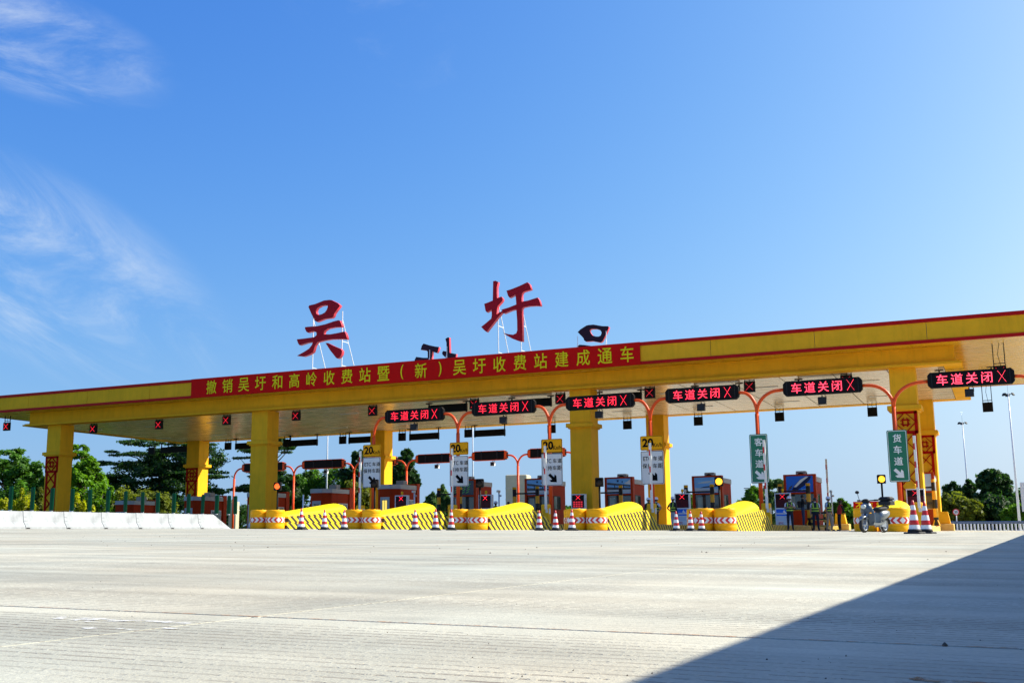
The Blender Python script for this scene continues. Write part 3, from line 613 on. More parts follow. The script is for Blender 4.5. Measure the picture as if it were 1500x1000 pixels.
def led_sign(label, cx, Y, z, Ln, rear, group, tone=0):
    t = thing('lane_display', label, 'lane sign', (cx, Y, z), 0, group); h = .375; e = .15
    b = MB(); b.prism([(-Ln/2+.02, -h*.62), (-Ln/2+e, -h), (Ln/2-e, -h), (Ln/2-.02, -h*.62), (Ln/2-.02, h*.62), (Ln/2-e, h), (-Ln/2+e, h), (-Ln/2+.02, h*.62)], -.13, .13)
    part('case', b, 'black', t)
    if not rear:
        b = MB(); b.box(-Ln/2+.34, Ln/2-.34, -.136, -.129, -h+.05, h-.05); sc = part('screen', b, 'led_face', t)
        for k, ch in enumerate('车道关闭'): text_part('led_character', ch, .52, f'led_{tone}', sc, (-1.26+.66*k, -.145, -.0), .0, 1.)
        x = MB()
        for s in (1, -1): x.bar((1.37-.17, -.143, -s*.27), (1.37+.17, -.143, s*.27), .006, .10, up=(0, 1, 0))
        part('led_cross', x, f'led_{tone}', sc)
        for q in (-1, 1):
            b = MB(); b.box(q*(Ln/2-.21)-.02, q*(Ln/2-.21)+.02, -.15, .15, -h-.004, h+.004); part('end_frame', b, 'dark', t)
    else:
        b = MB()
        b.box(-Ln/2+.3, Ln/2-.3, -.145, .145, h-.0, h+.05); b.box(-Ln/2+.3, Ln/2-.3, -.145, .145, -h-.05, -h)
        for s in (-1, 1): b.box(s*(Ln/2-.18)-.12, s*(Ln/2-.18)+.12, -.15, .15, -h*.8, h*.8)
        part('frame', b, 'orange', t)
        b = MB()
        for s in (-.22, .22): b.box(s*Ln-.06, s*Ln+.06, -.16, -.12, -h, h+.03)
        part('clamp', b, 'dark', t)
    return t
centers = []
for k, ((x0, x1), y) in enumerate(signs):
    a, c = at(x0, y+3, YG), at(x1, y-3, YG); centers.append(((a.x+c.x)/2, (a.z+c.z)/2, c.x-a.x))
for k, (cx, z, Ln) in enumerate(centers):
    led_sign(f'black display with red text over the {ORD[k]} lane from the white barrier', cx, YG, z, Ln, False, 'red lane displays in front of the canopy', k)
PXX = [at(px, 690, YG).x for px in (547, 671, 806, 955, 1113, 1316)]+[centers[5][0]+2.95]
for k, x in enumerate(PXX):
    zl = centers[k-1][1] if k else 0; zr_ = centers[k][1] if k < 6 else 0; z = min(v for v in (zl, zr_) if v)
    lf = x-(centers[k-1][0]+centers[k-1][2]/2)+.05 if k else 0
    rt = (centers[k][0]-centers[k][2]/2)-x+.05 if k < 6 else .9
    ypole(x, YG, z-.03, z-1.15, lf, rt, 'orange gantry poles before the canopy', 'orange pole carrying lane displays, ' + (IN[k] if k < 6 else 'beyond the last lane'))
# work lights hung under the displays
def flood(label, loc, group, m='dark'):
    t = thing('hanging_camera_light', label, 'lamp', loc, 0, group)
    b = MB(); b.bbox(-.20, .20, -.16, .10, -.44, -.08, .02); part('housing', b, m, t)
    b = MB(); b.box(-.17, .17, -.168, -.161, -.41, -.11); part('lens', b, 'flood_lens', t)
    b = MB(); b.tube([(.12, .0, .02), (.2, .0, -.03), (.2, 0, -.2)], .018, 6); b.bar((0, 0, .02), (0, 0, -.08), .05); part('bracket', b, 'dark', t); return t
for k, (cx, z, Ln) in enumerate(centers):
    p = [607, 737.5, 878, 1028, 1206, 1423][k]; xx = at(p, 610, YG).x
    flood(f'grey lamp box hung below the {ORD[k]} lit lane display from the barrier', (xx, YG, z-.43), 'lamp boxes below the lane displays')
# the other direction's gantry behind the canopy
YR2 = 90.; rp = [-69.1, -62.1, -55.4, -49.8, -44.1, -38.7, -33.2]; zr = {}
for k, x in enumerate(rp):
    pxk = 343+84*k; z = at(pxk, 680-(pxk-475)*.05, YR2).z
    ypole(x, YR2, z-.0, z-.95, 1.0 if k > 0 else 0, 1.0 if k < 6 else 0, 'orange gantry poles behind the canopy', f'orange pole of the rear display row, {ORD[k]} from the spreading dark tree')
    if k:
        xm = (rp[k-1]+x)/2; zz = z+.02; Ln = x-rp[k-1]-1.9
        led_sign(f'orange framed black display behind the canopy, {ORD[k-1]} from the spreading dark tree', xm, YR2, zz, Ln, True, 'lane displays behind the canopy')
        if k >= 2: flood(f'white camera below the {ORD[k-1]} orange framed display from the dark tree', (xm+.3, YR2, zz-.47), 'cameras behind the canopy', 'white_steel')

# square cross signals and long boxes hung from the canopy
def cross_signal(label, x, Y, z, ztop, lit, group):
    t = thing('cross_signal', label, 'lane signal', (x, Y, z), 0, group); h = .31
    b = MB(); b.bbox(-h, h, -.09, .09, -h*.98, h*.98, .012); part('case', b, 'black', t)
    b = MB(); zz = ztop-z
    for s in (-1, 1): b.bar((s*.27, .03, h*.6), (s*.27, .03, zz), .045)
    b.bar((-.27, .03, min(zz-.05, h+.12)), (.27, .03, min(zz-.05, h+.12)), .04); b.tube([(.05, .03, h), (-.05, .03, (zz+h)/2), (.06, .03, zz)], .014, 5); part('bracket', b, 'dark', t)
    if lit:
        b = MB()
        for s in (1, -1): b.bar((-.20, -.096, -s*.20), (.20, -.096, s*.20), .006, .062, up=(0, 1, 0))
        part('led_cross', b, 'led_soft', t)
    return t
fx = [(14,625),(137,627),(233,622),(332,615),(434,608),(546,602),(695,591),(821,583),(952,576),(1098,566),(1240,558),(1465,545)]
for k, (x, y) in enumerate(fx):
    p = at(x, y, 62.15); edge = k in (0, 11)
    cross_signal(f'red cross signal under the front edge, {ORD[k]} from the far canopy corner', p.x, 62.15 if not edge else 61.9, p.z if edge else 8.37, (ZB+.02) if edge else ZC+.01, True, 'red cross signals under the front edge')
def long_box(label, x0, x1, Y, z, group):
    t = thing('hanging_display', label, 'lane sign', ((x0+x1)/2, Y, z), 0, group); w = (x1-x0)/2
    b = MB(); b.bbox(-w, w, -.11, .11, -.25, .25, .02); part('case', b, 'black', t)
    b = MB()
    for s in (-1, 1): b.bar((s*(w-.04), .0, -.30), (s*(w-.04), 0, ZC-z+.02), .07); b.box(s*(w-.04)-.22, s*(w-.04)+.22, -.06, .06, ZC-z-.02, ZC-z+.03)
    part('hanger', b, 'dark', t); return t
for k, (x0, x1, y) in enumerate(((628,684,591),(749,808,585),(877,940,579),(1017,1084,569),(1169,1242,562),(1375,1454,551))):
    a, c = at(x0, y, 63.5), at(x1, y, 63.5); long_box(f'long black box under the ceiling behind the {ORD[k]} lit display from the barrier', a.x, c.x, 63.5, 8.42, 'display boxes near the front edge')
rs = [(334,654),(420,650),(502,645),(589,642),(686,637),(808,628),(919,622),(1023,619),(1142,612),(1278,604),(1447,596)]
for k, (x, y) in enumerate(rs):
    p = at(x, y, 77.3); edge = k == 10
    cross_signal(f'small black signal box under the rear edge, {ORD[k]} along it from the dark tree', p.x, 77.3, 8.2 if not edge else p.z, ZC+.01 if not edge else ZB+.02, False, 'signal boxes under the rear edge')
for k, (x0, x1, y) in enumerate(((236,276,660),(345,388,653),(425,465,649),(511,551,644),(600,643,640),(695,740,635))):
    a, c = at(x0, y, 77.3), at(x1, y, 77.3); long_box(f'long black display box under the rear edge, {ORD[k]} along it from the dark tree', a.x, c.x, 77.3, 8.15, 'display boxes under the rear edge')
p = at(222, 660, 77.3); cross_signal('small black signal box under the rear edge in front of the dark tree', p.x, 77.3, 8.15, ZC+.01, False, 'signal boxes under the rear edge')

# plates on the gantry poles
YPL = YG-.16
def rrect(w, h, r, n=4):
    pts = []
    for cx, cz, a0 in ((w/2-r, -h/2+r, -90), (w/2-r, h/2-r, 0), (-w/2+r, h/2-r, 90), (-w/2+r, -h/2+r, 180)):
        for k in range(n+1): a = math.radians(a0+90*k/n); pts.append((cx+r*math.cos(a), cz+r*math.sin(a)))
    return pts
def plate(t, w, h, face, edge, inset=.03, line=.02):
    b = MB(); b.prism(rrect(w, h, .07), -.02, .02); part('plate', b, face, t)
    o = rrect(w-2*inset, h-2*inset, .06); i = rrect(w-2*inset-2*line, h-2*inset-2*line, .05); n = len(o); q = MB()
    q.add([(x, -.0235, z) for x, z in o]+[(x, -.0235, z) for x, z in i], [(k, (k+1) % n, n+(k+1) % n, n+k) for k in range(n)]); part('border_line', q, edge, t)
    c = MB(); c.box(-.16, .16, .02, .05, -h*.3-.04, -h*.3+.04); c.box(-.16, .16, .02, .05, h*.3-.04, h*.3+.04); part('clamp', c, 'grey_steel', t)
def arrow(t, s, z, x, m):
    b = MB(); b.prism([(px+x, pz+z) for px, pz in arrow_poly(s, math.radians(-45))], -.027, -.022); part('arrow', b, m, t)
etc = [((532,557.5),(651,668.5),(669.5,713.5)),((659,686),(647.5,666),(667.5,712)),((793,823.5),(642.7,662.5),(664,711)),((938,971),(638,659),(660,709))]
for k, ((x0, x1), (ya, yb), (yc, yd)) in enumerate(etc):
    a, c = at(x0, (ya+yb)/2, YPL), at(x1, (ya+yb)/2, YPL); w = c.x-a.x; cx = (a.x+c.x)/2
    zt, zb_ = at((x0+x1)/2, ya, YPL).z, at((x0+x1)/2, yb, YPL).z
    t = thing('speed_limit_sign', f'amber 20 Kn/h speed plate on the orange pole, {IN[k]}', 'speed sign', (cx, YPL, (zt+zb_)/2), 0, 'amber speed plates')
    plate(t, w, zt-zb_, 'amber_plate', 'print_black', .015, .018); text_part('lettering', '20', .46, 'print_black', t, (-.20, -.026, .02), .035, 1.); text_part('lettering', 'Kn/h', .22, 'print_black', t, (.33, -.026, -.11), .006, .85)
    zt, zb_ = at((x0+x1)/2, yc, YPL).z, at((x0+x1)/2, yd, YPL).z; h = zt-zb_
    t = thing('lane_rule_sign', f'white ETC lane plate with black arrow, {IN[k]}', 'road sign', (cx, YPL, (zt+zb_)/2), 0, 'white ETC lane plates')
    plate(t, w, h, 'white_plate', 'print_black', .02, .022)
    text_part('lettering', 'ETC', .22, 'print_black', t, (-.25, -.026, h*.27), .012, .85)
    for q, ch in enumerate('车道'): text_part('lettering', ch, .24, 'print_black', t, (.17+.28*q, -.026, h*.27), .010)
    for q, ch in enumerate('保持车距'): text_part('lettering', ch, .24, 'print_black', t, (-.40+.28*q, -.026, h*.05), .010)
    arrow(t, .62, -h*.27, .05, 'print_black')
for (x0, x1), (ya, yb), s, lab in (((1099,1125.5),(635.5,707.5),'客车道','green lane plate reading 客车道 with white arrow on an orange pole'),((1301,1331),(629.5,705.5),'货车道','green lane plate reading 货车道 with white arrow before the pillar')):
    a, c = at(x0, 670, YPL), at(x1, 670, YPL); xm = (x0+x1)/2; zt, zb_ = at(xm, ya, YPL).z, at(xm, yb, YPL).z; h = zt-zb_; w = c.x-a.x
    t = thing('lane_type_sign', lab, 'road sign', ((a.x+c.x)/2, YPL, (zt+zb_)/2), 0, 'green lane plates')
    plate(t, w, h, 'green_plate', 'print_white', .035, .025)
    for q, ch in enumerate(s): text_part('lettering', ch, .40, 'print_white', t, (0, -.026, h*.34-.55*q), .016)
    arrow(t, .58, -h*.34, 0, 'print_white')

# ------------------------------------------------------------------ gates, signals, fee displays, height frames, cameras, booths
cabpx = [(528,-33.6),(663,-28.1),(800,-22.5),(955,-16.75),(1123,-11.1),(1345,-4.45)]
def gate():
    t = thing('barrier_gate', '', 'barrier gate', group='barrier gates')
    b = MB(); b.bbox(-.21, .21, -.19, .19, 0, 1.06, .03); part('cabinet', b, 'cab_yellow', t)
    b = MB(); b.box(.05, .19, -.197, -.191, .62, .8); b.box(.213, .218, -.12, .1, .55, .85); part('access_door', b, 'white_plate', t)
    b = MB(); b.box(.03, .15, -.27, -.195, .80, 4.15); bo = part('boom', b, 'white_paint', t)
    for z in (1.75, 2.65, 3.5):
        c = MB(); c.box(.026, .100, -.274, -.192, z, z+.30); part('red_band', c, 'red_paint', bo)
    return t
G0 = gate(); GY = 55.6
for k, (px, X) in enumerate(cabpx):
    x = at(px, 750, GY).x; lab = f'yellow gate cabinet with raised red and white boom, {IN[k]}'
    loc = gp(x, GY, .27)
    if k == 0: G0.location = loc; G0['label'] = lab
    else: dup(G0, loc, lab, random.uniform(-.05, .05))
p = at(1213, 745, 76); q = dup(G0, gp(p.x, 76, .27), 'raised striped boom rising behind the workers at the passenger lane'); q.scale = (1, 1, 1.05)
p = at(444, 745, 60); b = MB(); b.tube([(0,0,0),(0,0,2.3)], .05, 8); t = thing('marker_post', 'thin pale post standing behind the first yellow nose', 'post', gp(p.x, 60)); part('post', b, 'white_steel', t); b = MB(); b.lathe([(.12,0),(.12,.04)], 10); part('foot', b, 'grey_steel', t)

def signal(state):
    t = thing('signal_light', '', 'signal light', group='signal lights behind the barrels')
    b = MB(); b.tube([(0,0,0),(0,0,2.05)], .045, 8); part('post', b, 'black', t)
    b = MB(); b.bbox(-.19, .19, -.1, .1, 2.05, 2.46, .03); part('housing', b, 'black', t)
    b = MB(); n = 16; b.loft([[(r*math.cos(2*math.pi*a/n), y, 2.25+r*math.sin(2*math.pi*a/n)) for a in range(n)] for r, y in ((.15, -.102), (.13, -.125), (.05, -.14))], smooth=True)
    part('lens', b, {'amber': 'amber_on', 'red': 'red_on', 'off': 'dark'}[state], t)
    b = MB(); n = 10; b.loft([[(.165*math.cos(math.pi*a/n), y, 2.25+.165*math.sin(math.pi*a/n)) for a in range(n+1)] for y in (-.1, -.24)], closed=False, cap=False); part('visor', b, 'black', t)
    return t
SG = {s: signal(s) for s in ('amber', 'red', 'off')}; used = set()
for k, (px, st, y) in enumerate(((407,'red',712),(549,'off',708),(703,'off',707.5),(878,'off',706),(1053,'amber',705),(1291,'amber',701.5))):
    X = IX[k]; Y = 48.3 if k < 5 else 55.0
    x = at(px, y, Y).x; zc_ = at(px, y, Y).z; zg = zc_-2.25
    lab = {'amber': 'signal light showing amber', 'red': 'signal light showing red', 'off': 'unlit black signal light'}[st]+f' on a thin post, {IN[k]}'
    if st not in used: SG[st].location = (x, Y, zg); SG[st]['label'] = lab; used.add(st); o = SG[st]
    else: o = dup(SG[st], (x, Y, zg), lab)
    o.rotation_euler.z = YAW*.6

def fee(text=False):
    t = thing('fee_display', '', 'fee display', group='fee displays')
    w, h = .42, 1.75
    b = MB()
    b.box(-w, -w+.045, -.15, .15, 0, h); b.box(w-.045, w, -.15, .15, 0, h); b.box(-w+.045, w-.045, -.15, .15, h-.05, h); b.box(-w+.045, w-.045, -.15, .15, h-.87, h-.80); b.box(-w+.045, w-.045, -.15, .15, 0, .24)
    part('frame', b, 'white_plate', t)
    b = MB(); b.box(-w+.045, w-.045, -.12, .12, h-.80, h-.05); sc = part('screen', b, 'led_face', t)
    b = MB(); b.box(-w+.06, w-.06, -.124, -.1205, h-.79, h-.36); part('price_panel', b, 'maroon', sc)
    b = MB()
    for s in (1, -1): b.bar((-.13, -.126, h-.20-s*.12), (.13, -.126, h-.20+s*.12), .006, .06, up=(0, 1, 0))
    part('led_cross', b, 'led', sc)
    if text:
        b = MB()
        for r in range(3):
            for c in range(4): b.box(-.3+.15*c, -.19+.15*c, -.127, -.1245, h-.50-.12*r, h-.42-.12*r)
        part('led_text', b, 'led_dim', sc)
    b = MB(); b.box(-w+.045, w-.045, -.12, .12, .24, h-.87); po = part('poster', b, 'ad_blue', t)
    b = MB(); b.box(-w+.05, w-.05, -.1235, -.121, .24, .52); b.box(-w+.05, w-.05, -.1235, -.121, .6, .68); part('poster_water', b, 'ad_pale', po)
    b = MB(); b.prism([(-.02, .72), (.2, .62), (.12, .74), (.06, .84)], -.1255, -.1237); part('poster_bird', b, 'print_white', po)
    text_part('lettering', 'ETC', .11, 'red_paint', t, (-.13, -.155, .12), .02)
    b = MB(); b.lathe([(.05, h), (.05, h+.06), (.02, h+.08)], 10); b.lathe([(.07, h+.08), (.07, h+.2), (.03, h+.24)], 12); part('beacon', b, 'cab_yellow', t)
    return t
FD, FD2 = fee(), fee(True)
feepx = [(589,60.3),(712,60.5),(848,60.9),(1000,61.2),(1147,62.3),(1342,57.5)]
for k, (px, Y) in enumerate(feepx):
    x = at(px, 735, Y).x; lab = f'white framed fee display with red cross and orange beacon, {IN[k]}'
    src = FD2 if k == 2 else FD; loc = gp(x, Y, .27)
    if k in (0, 2): src.location = loc; src['label'] = lab
    else: dup(src, loc, lab)

def hframe():
    t = thing('height_frame', '', 'striped frame', group='striped frames before the booths')
    for s in (-1, 1):
        b = MB(); b.tube([(s*.8,0,0),(s*.8,0,2.42)], .125, 12); part('post', b, 'post_stripe', t)
        f = MB()
        for a in range(4): f.bar((s*.8+.1*math.cos(a*1.57+.78), .1*math.sin(a*1.57+.78), .3), (s*.8+.24*math.cos(a*1.57+.78), .24*math.sin(a*1.57+.78), 0), .04)
        part('foot', f, 'cab_yellow', t)
    b = MB(); b.tube([(-.8,0,2.0),(.8,0,2.0)], .05, 8); part('crossbar', b, 'post_stripe', t)
    b = MB(); b.tube([(-.8,0,.9),(.8,0,.9)], .04, 8); part('low_rail', b, 'post_stripe', t); return t
HF = hframe()
for k, X in enumerate(IX):
    loc = gp(X if k < 5 else at(1369.5, 735, 63.2).x-.8, 66.6 if k < 5 else 63.2, .27); lab = f'black and yellow striped pipe frame before the booth, {IN[k]}'
    if k == 0: HF.location = loc; HF['label'] = lab
    else: dup(HF, loc, lab)

def cctv():
    t = thing('camera_post', '', 'camera post', group='camera posts')
    b = MB(); b.tube([(0,0,0),(0,0,1.95)], .05, 8); b.lathe([(.1,0),(.1,.03)], 10); part('post', b, 'white_steel', t)
    b = MB(); b.bbox(-.06, .06, -.25, .1, 1.95, 2.08, .015); b.lathe([(.07,1.7),(.07,1.8)], 10, (.09, 0, 0)); part('camera', b, 'grey_steel', t); return t
CC = cctv()
for k, (px, Y) in enumerate(((607,61),(731,62),(861,63),(1004,64),(1218,68))):
    x = at(px, 730, Y).x; lab = f'pale post with a small camera beside the booth, {IN[k]}'
    if k == 0: CC.location = gp(x, Y, .25); CC['label'] = lab
    else: dup(CC, gp(x, Y, .25), lab)

def booth(kind):
    """x across, y along the lane; front portal (with advert) at -y; body behind it."""
    t = thing('toll_booth', '', 'toll booth'); H, HB = 3.05, 2.62
    b = MB(); b.box(-.95, -.80, -1.55, -1.15, 0, H); b.box(.80, .95, -1.55, -1.15, 0, H); b.box(-.80, .80, -1.55, -1.15, H-.09, H); b.box(-.8, .8, -1.5, -1.15, 1.88, 1.98); b.box(-.8, .8, -1.5, -1.15, 0, .92)
    part('front_portal', b, 'booth_frame', t)
    b = MB(); b.box(-.80, .80, -1.42, -1.36, .92, 1.88); g_ = part('front_window', b, 'glass', t)
    b = MB(); b.box(-.66, -.32, -1.425, -1.421, 1.05, 1.75); part('window_film', b, 'light_glass', g_)
    # body with chamfered tail corners
    c = .55
    ring = lambda z, i=0: [(-.88+i, -1.148, z), (.88-i, -1.148, z), (.88-i, 1.75-c, z), (.88-c*.8-i, 1.75-i, z), (-.88+c*.8+i, 1.75-i, z), (-.88+i, 1.75-c, z)]
    b = MB(); b.loft([ring(0), ring(HB)]); part('wall', b, 'booth_red', t)
    b = MB()
    r0 = ring(0, -.02); n = 6
    for k in (1, 2, 3, 4, 5):
        p, q = Vector(r0[k]), Vector(r0[(k+1) % n]); b.bar(p+Vector((0,0,HB+.14)), q+Vector((0,0,HB+.14)), .05, .30)
    rp_ = part('roof', b, 'parapet', t)
    b = MB(); b.bbox(-.3, .3, -.9, -.3, HB+.05, HB+.66, .03); n = 12
    part('air_conditioner', b, 'ac', rp_)
    b = MB(); b.loft([[(.3*0+.22*math.cos(2*math.pi*a/n), yy, HB+.36+.22*math.sin(2*math.pi*a/n)) for a in range(n)] for yy in (-.905, -.92)]); b.loft([[(.302, -.6+.2*math.cos(2*math.pi*a/n), HB+.36+.2*math.sin(2*math.pi*a/n)) for a in range(n)], [(.318, -.6+.2*math.cos(2*math.pi*a/n), HB+.36+.2*math.sin(2*math.pi*a/n)) for a in range(n)]])
    part('fan_grille', b, 'dark', rp_)
    for s in (-1, 1):
        f = MB(); X = s*.88
        f.box(min(X, X+s*.03), max(X, X+s*.03), -.95, .25, 1.0, 1.06); f.box(min(X, X+s*.03), max(X, X+s*.03), -.95, .25, 1.84, 1.9)
        for yy in (-.95, -.32, .19): f.box(min(X, X+s*.03), max(X, X+s*.03), yy, yy+.06, 1.06, 1.84)
        w_ = part('side_window', f, 'white_steel' if kind == 'rear' else 'dark', t)
        for a, e in ((-.89, -.32), (-.26, .19)):
            g2 = MB(); g2.box(min(X+s*.002, X+s*.012), max(X+s*.002, X+s*.012), a, e, 1.06, 1.84); part('pane', g2, 'light_glass' if a < -.5 else 'glass', w_)
    # tail door
    b = MB(); b.box(-.36, .36, 1.752, 1.785, .05, 2.05); d = part('door', b, 'parapet', t)
    b = MB(); b.box(-.22, .22, 1.786, 1.796, 1.05, 1.85); part('door_window', b, 'glass', d)
    b = MB(); b.box(-.32, -.26, 1.787, 1.83, .95, 1.1); part('handle', b, 'dark', d)
    return t
def advert(t, style):
    y = -1.48; w, z0, z1 = .80, 2.0, 2.94
    b = MB(); b.box(-w, w, y-.03, -1.16, z0-.01, z1+.01); a = part('advert_screen', b, {'photo': 'ad_sky', 'bridge': 'ad_sky', 'plane': 'ad_blue', 'green': 'ad_dark', 'map': 'ad_pale'}[style], t)
    def fl(name, polys, m, d=.033):
        q = MB()
        for pl in polys: q.prism(pl, y-d-.002, y-d+.002)
        part(name, q, m, a)
    if style == 'photo':
        fl('picture_canopy', [[(-.78, z0+.58), (.78, z0+.42), (.78, z0+.52), (-.78, z0+.72)], [(-.3, z0+.3), (-.24, z0+.3), (-.24, z0+.6), (-.3, z0+.6)], [(.3, z0+.3), (.35, z0+.3), (.35, z0+.5), (.3, z0+.5)], [(-.78, z0+.24), (.78, z0+.24), (.78, z0+.36), (-.78, z0+.42)]], 'ad_dark')
        fl('picture_ground', [[(-.78, z0+.02), (.78, z0+.02), (.78, z0+.24), (-.78, z0+.24)]], 'ad_pale'); fl('picture_letters', [[(-.12, z0+.74), (0, z0+.74), (0, z0+.86), (-.12, z0+.86)], [(.2, z0+.7), (.28, z0+.7), (.28, z0+.78), (.2, z0+.78)]], 'ad_navy')
        fl('picture_cloud', [[(.35, z0+.62), (.78, z0+.56), (.78, z0+.9), (.62, z0+.78)]], 'print_white')
    elif style == 'bridge':
        fl('picture_ground', [[(-.78, z0+.02), (.78, z0+.02), (.78, z0+.22), (-.78, z0+.32)]], 'ad_pale'); fl('picture_bridge', [[(-.5, z0+.3), (.78, z0+.36), (.78, z0+.46), (-.2, z0+.38)]], 'ad_dark')
        fl('picture_cloud', [[(-.7, z0+.56), (.1, z0+.6), (.5, z0+.74), (-.2, z0+.70)], [(.1, z0+.5), (.7, z0+.54), (.7, z0+.58), (.2, z0+.56)]], 'ad_pale')
    elif style == 'plane':
        fl('picture_fuselage', [[(-.50, z0+.08), (-.2, z0+.08), (.30, z0+.38), (.62, z0+.74), (.70, z0+.90), (.45, z0+.92), (.05, z0+.76), (-.36, z0+.34)]], 'ad_navy')
        fl('picture_highlight', [[(-.36, z0+.30), (-.22, z0+.28), (.2, z0+.64), (.55, z0+.90), (.38, z0+.90), (.04, z0+.72)]], 'print_white', .037)
        fl('picture_tail', [[(-.7, z0+.1), (-.5, z0+.2), (-.42, z0+.42), (-.62, z0+.3)]], 'ad_dark'); fl('picture_wing', [[(0, z0+.05), (.6, z0+.1), (.6, z0+.16), (.1, z0+.16)]], 'ad_sky')
    elif style == 'green':
        fl('picture_stripes', [[(-.7+.3*i+.05*j, z0+.1+.17*j), (-.5+.3*i+.05*j, z0+.2+.17*j), (-.5+.3*i+.05*j, z0+.25+.17*j), (-.7+.3*i+.05*j, z0+.14+.17*j)] for i in range(4) for j in range(4)], 'ad_green')
        fl('picture_sky', [[(-.78, z0+.74), (-.3, z0+.74), (-.3, z0+.92), (-.78, z0+.92)]], 'ad_sky')
    else:
        fl('picture_block', [[(-.5, z0+.2), (.1, z0+.3), (.2, z0+.7), (-.4, z0+.8)]], 'ad_sky')
BR = booth('front')
BF = {}
styles = ['green', 'photo', 'photo', 'bridge', 'plane', 'map']
names_ = ['green striped advert', 'advert of a toll station behind the third gate', 'advert of a toll station beside the big pillar', 'advert of a bridge under blue sky', 'advert of a dark blue aircraft', 'pale advert against the lattice pillar']
for k, X in enumerate(IX):
    if k == 0: o = BR; o.location = gp(X, 70.2, .27); o['group'] = 'toll booths facing the camera'; o['label'] = 'brick red toll booth with '+names_[0]
    else: o = dup(BR, gp(X, 70.2, .27), 'brick red toll booth with '+names_[k])
    BF[k] = o
for k in range(6): advert(BF[k], styles[k])
BT = booth('rear')
for k, X in enumerate(RXI[1:]):
    lab = f'brick red booth with grey roof band and door, {ORD[4-k]} from the first speed plate'
    X = at((198, 298, 390, 483, 582)[k], 760, 69.8).x; loc = gp(X, 69.8, .24)
    if k == 0: BT.location = loc; BT.rotation_euler.z = math.pi; BT['label'] = lab; BT['group'] = 'toll booths of the far lanes'
    else: o = dup(BT, loc, lab, math.pi)
# lit window in the booth nearest the first speed plate
b = MB(); b.box(-.20, .20, -1.80-.012, -1.80-.004, 1.08, 1.82)
nd_ = [c for c in bpy.data.objects if c.parent == o and c.name.startswith('door')][0]
bw = MB(); bw.box(-.18, -.02, 1.797, 1.801, 1.08, 1.82); bw.box(.02, .18, 1.797, 1.801, 1.08, 1.82); part('lit_pane', bw, 'warm_window', nd_)
# small far tower and house roof between the lanes
p = at(760, 760, 118); t = thing('gate_tower', 'cream banded tower behind an orange pole in the middle of the lanes', 'tower', gp(p.x, 118), .2)
b = MB(); b.bbox(-1.25, 1.25, -1.25, 1.25, 0, 6.6, .08); part('wall', b, 'far_wall', t)
for z in (1.2, 2.5, 3.8, 5.1):
    b = MB(); b.box(-1.28, 1.28, -1.28, 1.28, z, z+.06); part('band', b, 'wall_pale', t)
p = at(343, 740, 96); t = thing('gate_tower', 'pale slim tower behind the orange pole at the dark tree', 'tower', gp(p.x, 96), .2)
b = MB(); b.bbox(-.42, .42, -.4, .4, 0, 4.1, .05); part('wall', b, 'far_wall', t); b = MB(); b.box(-.45, .45, -.43, .43, 3.2, 3.26); part('band', b, 'wall_pale', t)
p = at(385, 760, 88); t = thing('guard_house', 'red house with a pale tiled pyramid roof behind the second pillar', 'house', (p.x, 88, at(409, 712, 88).z-4.5), .2)
b = MB(); b.box(-1.05, 1.05, -1.05, 1.05, 0, 3.2); part('wall', b, 'booth_red', t)
b = MB(); b.add([(-1.25,-1.25,3.2),(1.25,-1.25,3.2),(1.25,1.25,3.2),(-1.25,1.25,3.2),(0,0,4.5)], [(3,2,1,0),(0,1,4),(1,2,4),(2,3,4),(3,0,4)]); part('roof', b, 'wall_pale', t)
b = MB(); b.box(-.6, .6, -1.09, -1.04, 2.2, 3.0); w_ = part('window', b, 'parapet', t); b = MB(); b.box(-.5, .5, -1.105, -1.095, 2.3, 2.9); part('pane', b, 'glass', w_)
b = MB(); b.box(-.2, .7, -1.1, -1.04, 0, 1.9); part('door', b, 'parapet', t)

# red slogan board behind the scooter
YSG = 88.; a, c = at(1250, 740, YSG), at(1304, 740, YSG); zt, zb_ = at(1277, 734, YSG).z, at(1277, 746.5, YSG).z
t = thing('slogan_board', 'dark red slogan board with yellow characters seen behind the scooter', 'sign board', ((a.x+c.x)/2, YSG, gz(a.x, YSG)))
w = (c.x-a.x)/2; zc_ = (zt+zb_)/2-gz(a.x, YSG); h = (zt-zb_)/2
b = MB(); b.bbox(-w, w, -.05, .05, zc_-h, zc_+h, .01); part('board', b, 'red_trim', t)
for s in (-1, 1):
    b = MB(); b.tube([(s*(w-.12), .08, 0), (s*(w-.12), .08, zc_+h*.9)], .05, 8); part('post', b, 'grey_steel', t)
for q, ch in enumerate('不忘初心'): text_part('lettering', ch, .50, 'banner_text', t, (-w+.45+q*.72, -.056, zc_), .014)

# loose kerb blocks beside the last two islands
for px, Y, lab in ((1233, 80, 'yellow concrete end block behind the leaning worker'), (1384, 74, 'yellow concrete end block beside the striped post')):
    x = at(px, 770, Y).x; t = thing('end_block', lab, 'concrete block', gp(x, Y))
    b = MB(); b.bbox(-.55, .55, -.5, .5, 0, .42, .04); part('plinth', b, 'yellow_kerb', t)
    b = MB(); b.loft([[(-.42+i, -.3, z), (.36-i*1.6, -.3, z), (.36-i*1.6, .3, z), (-.42+i, .3, z)] for i, z in ((0, .421), (.08, 1.15))]); part('block', b, 'cab_yellow', t)
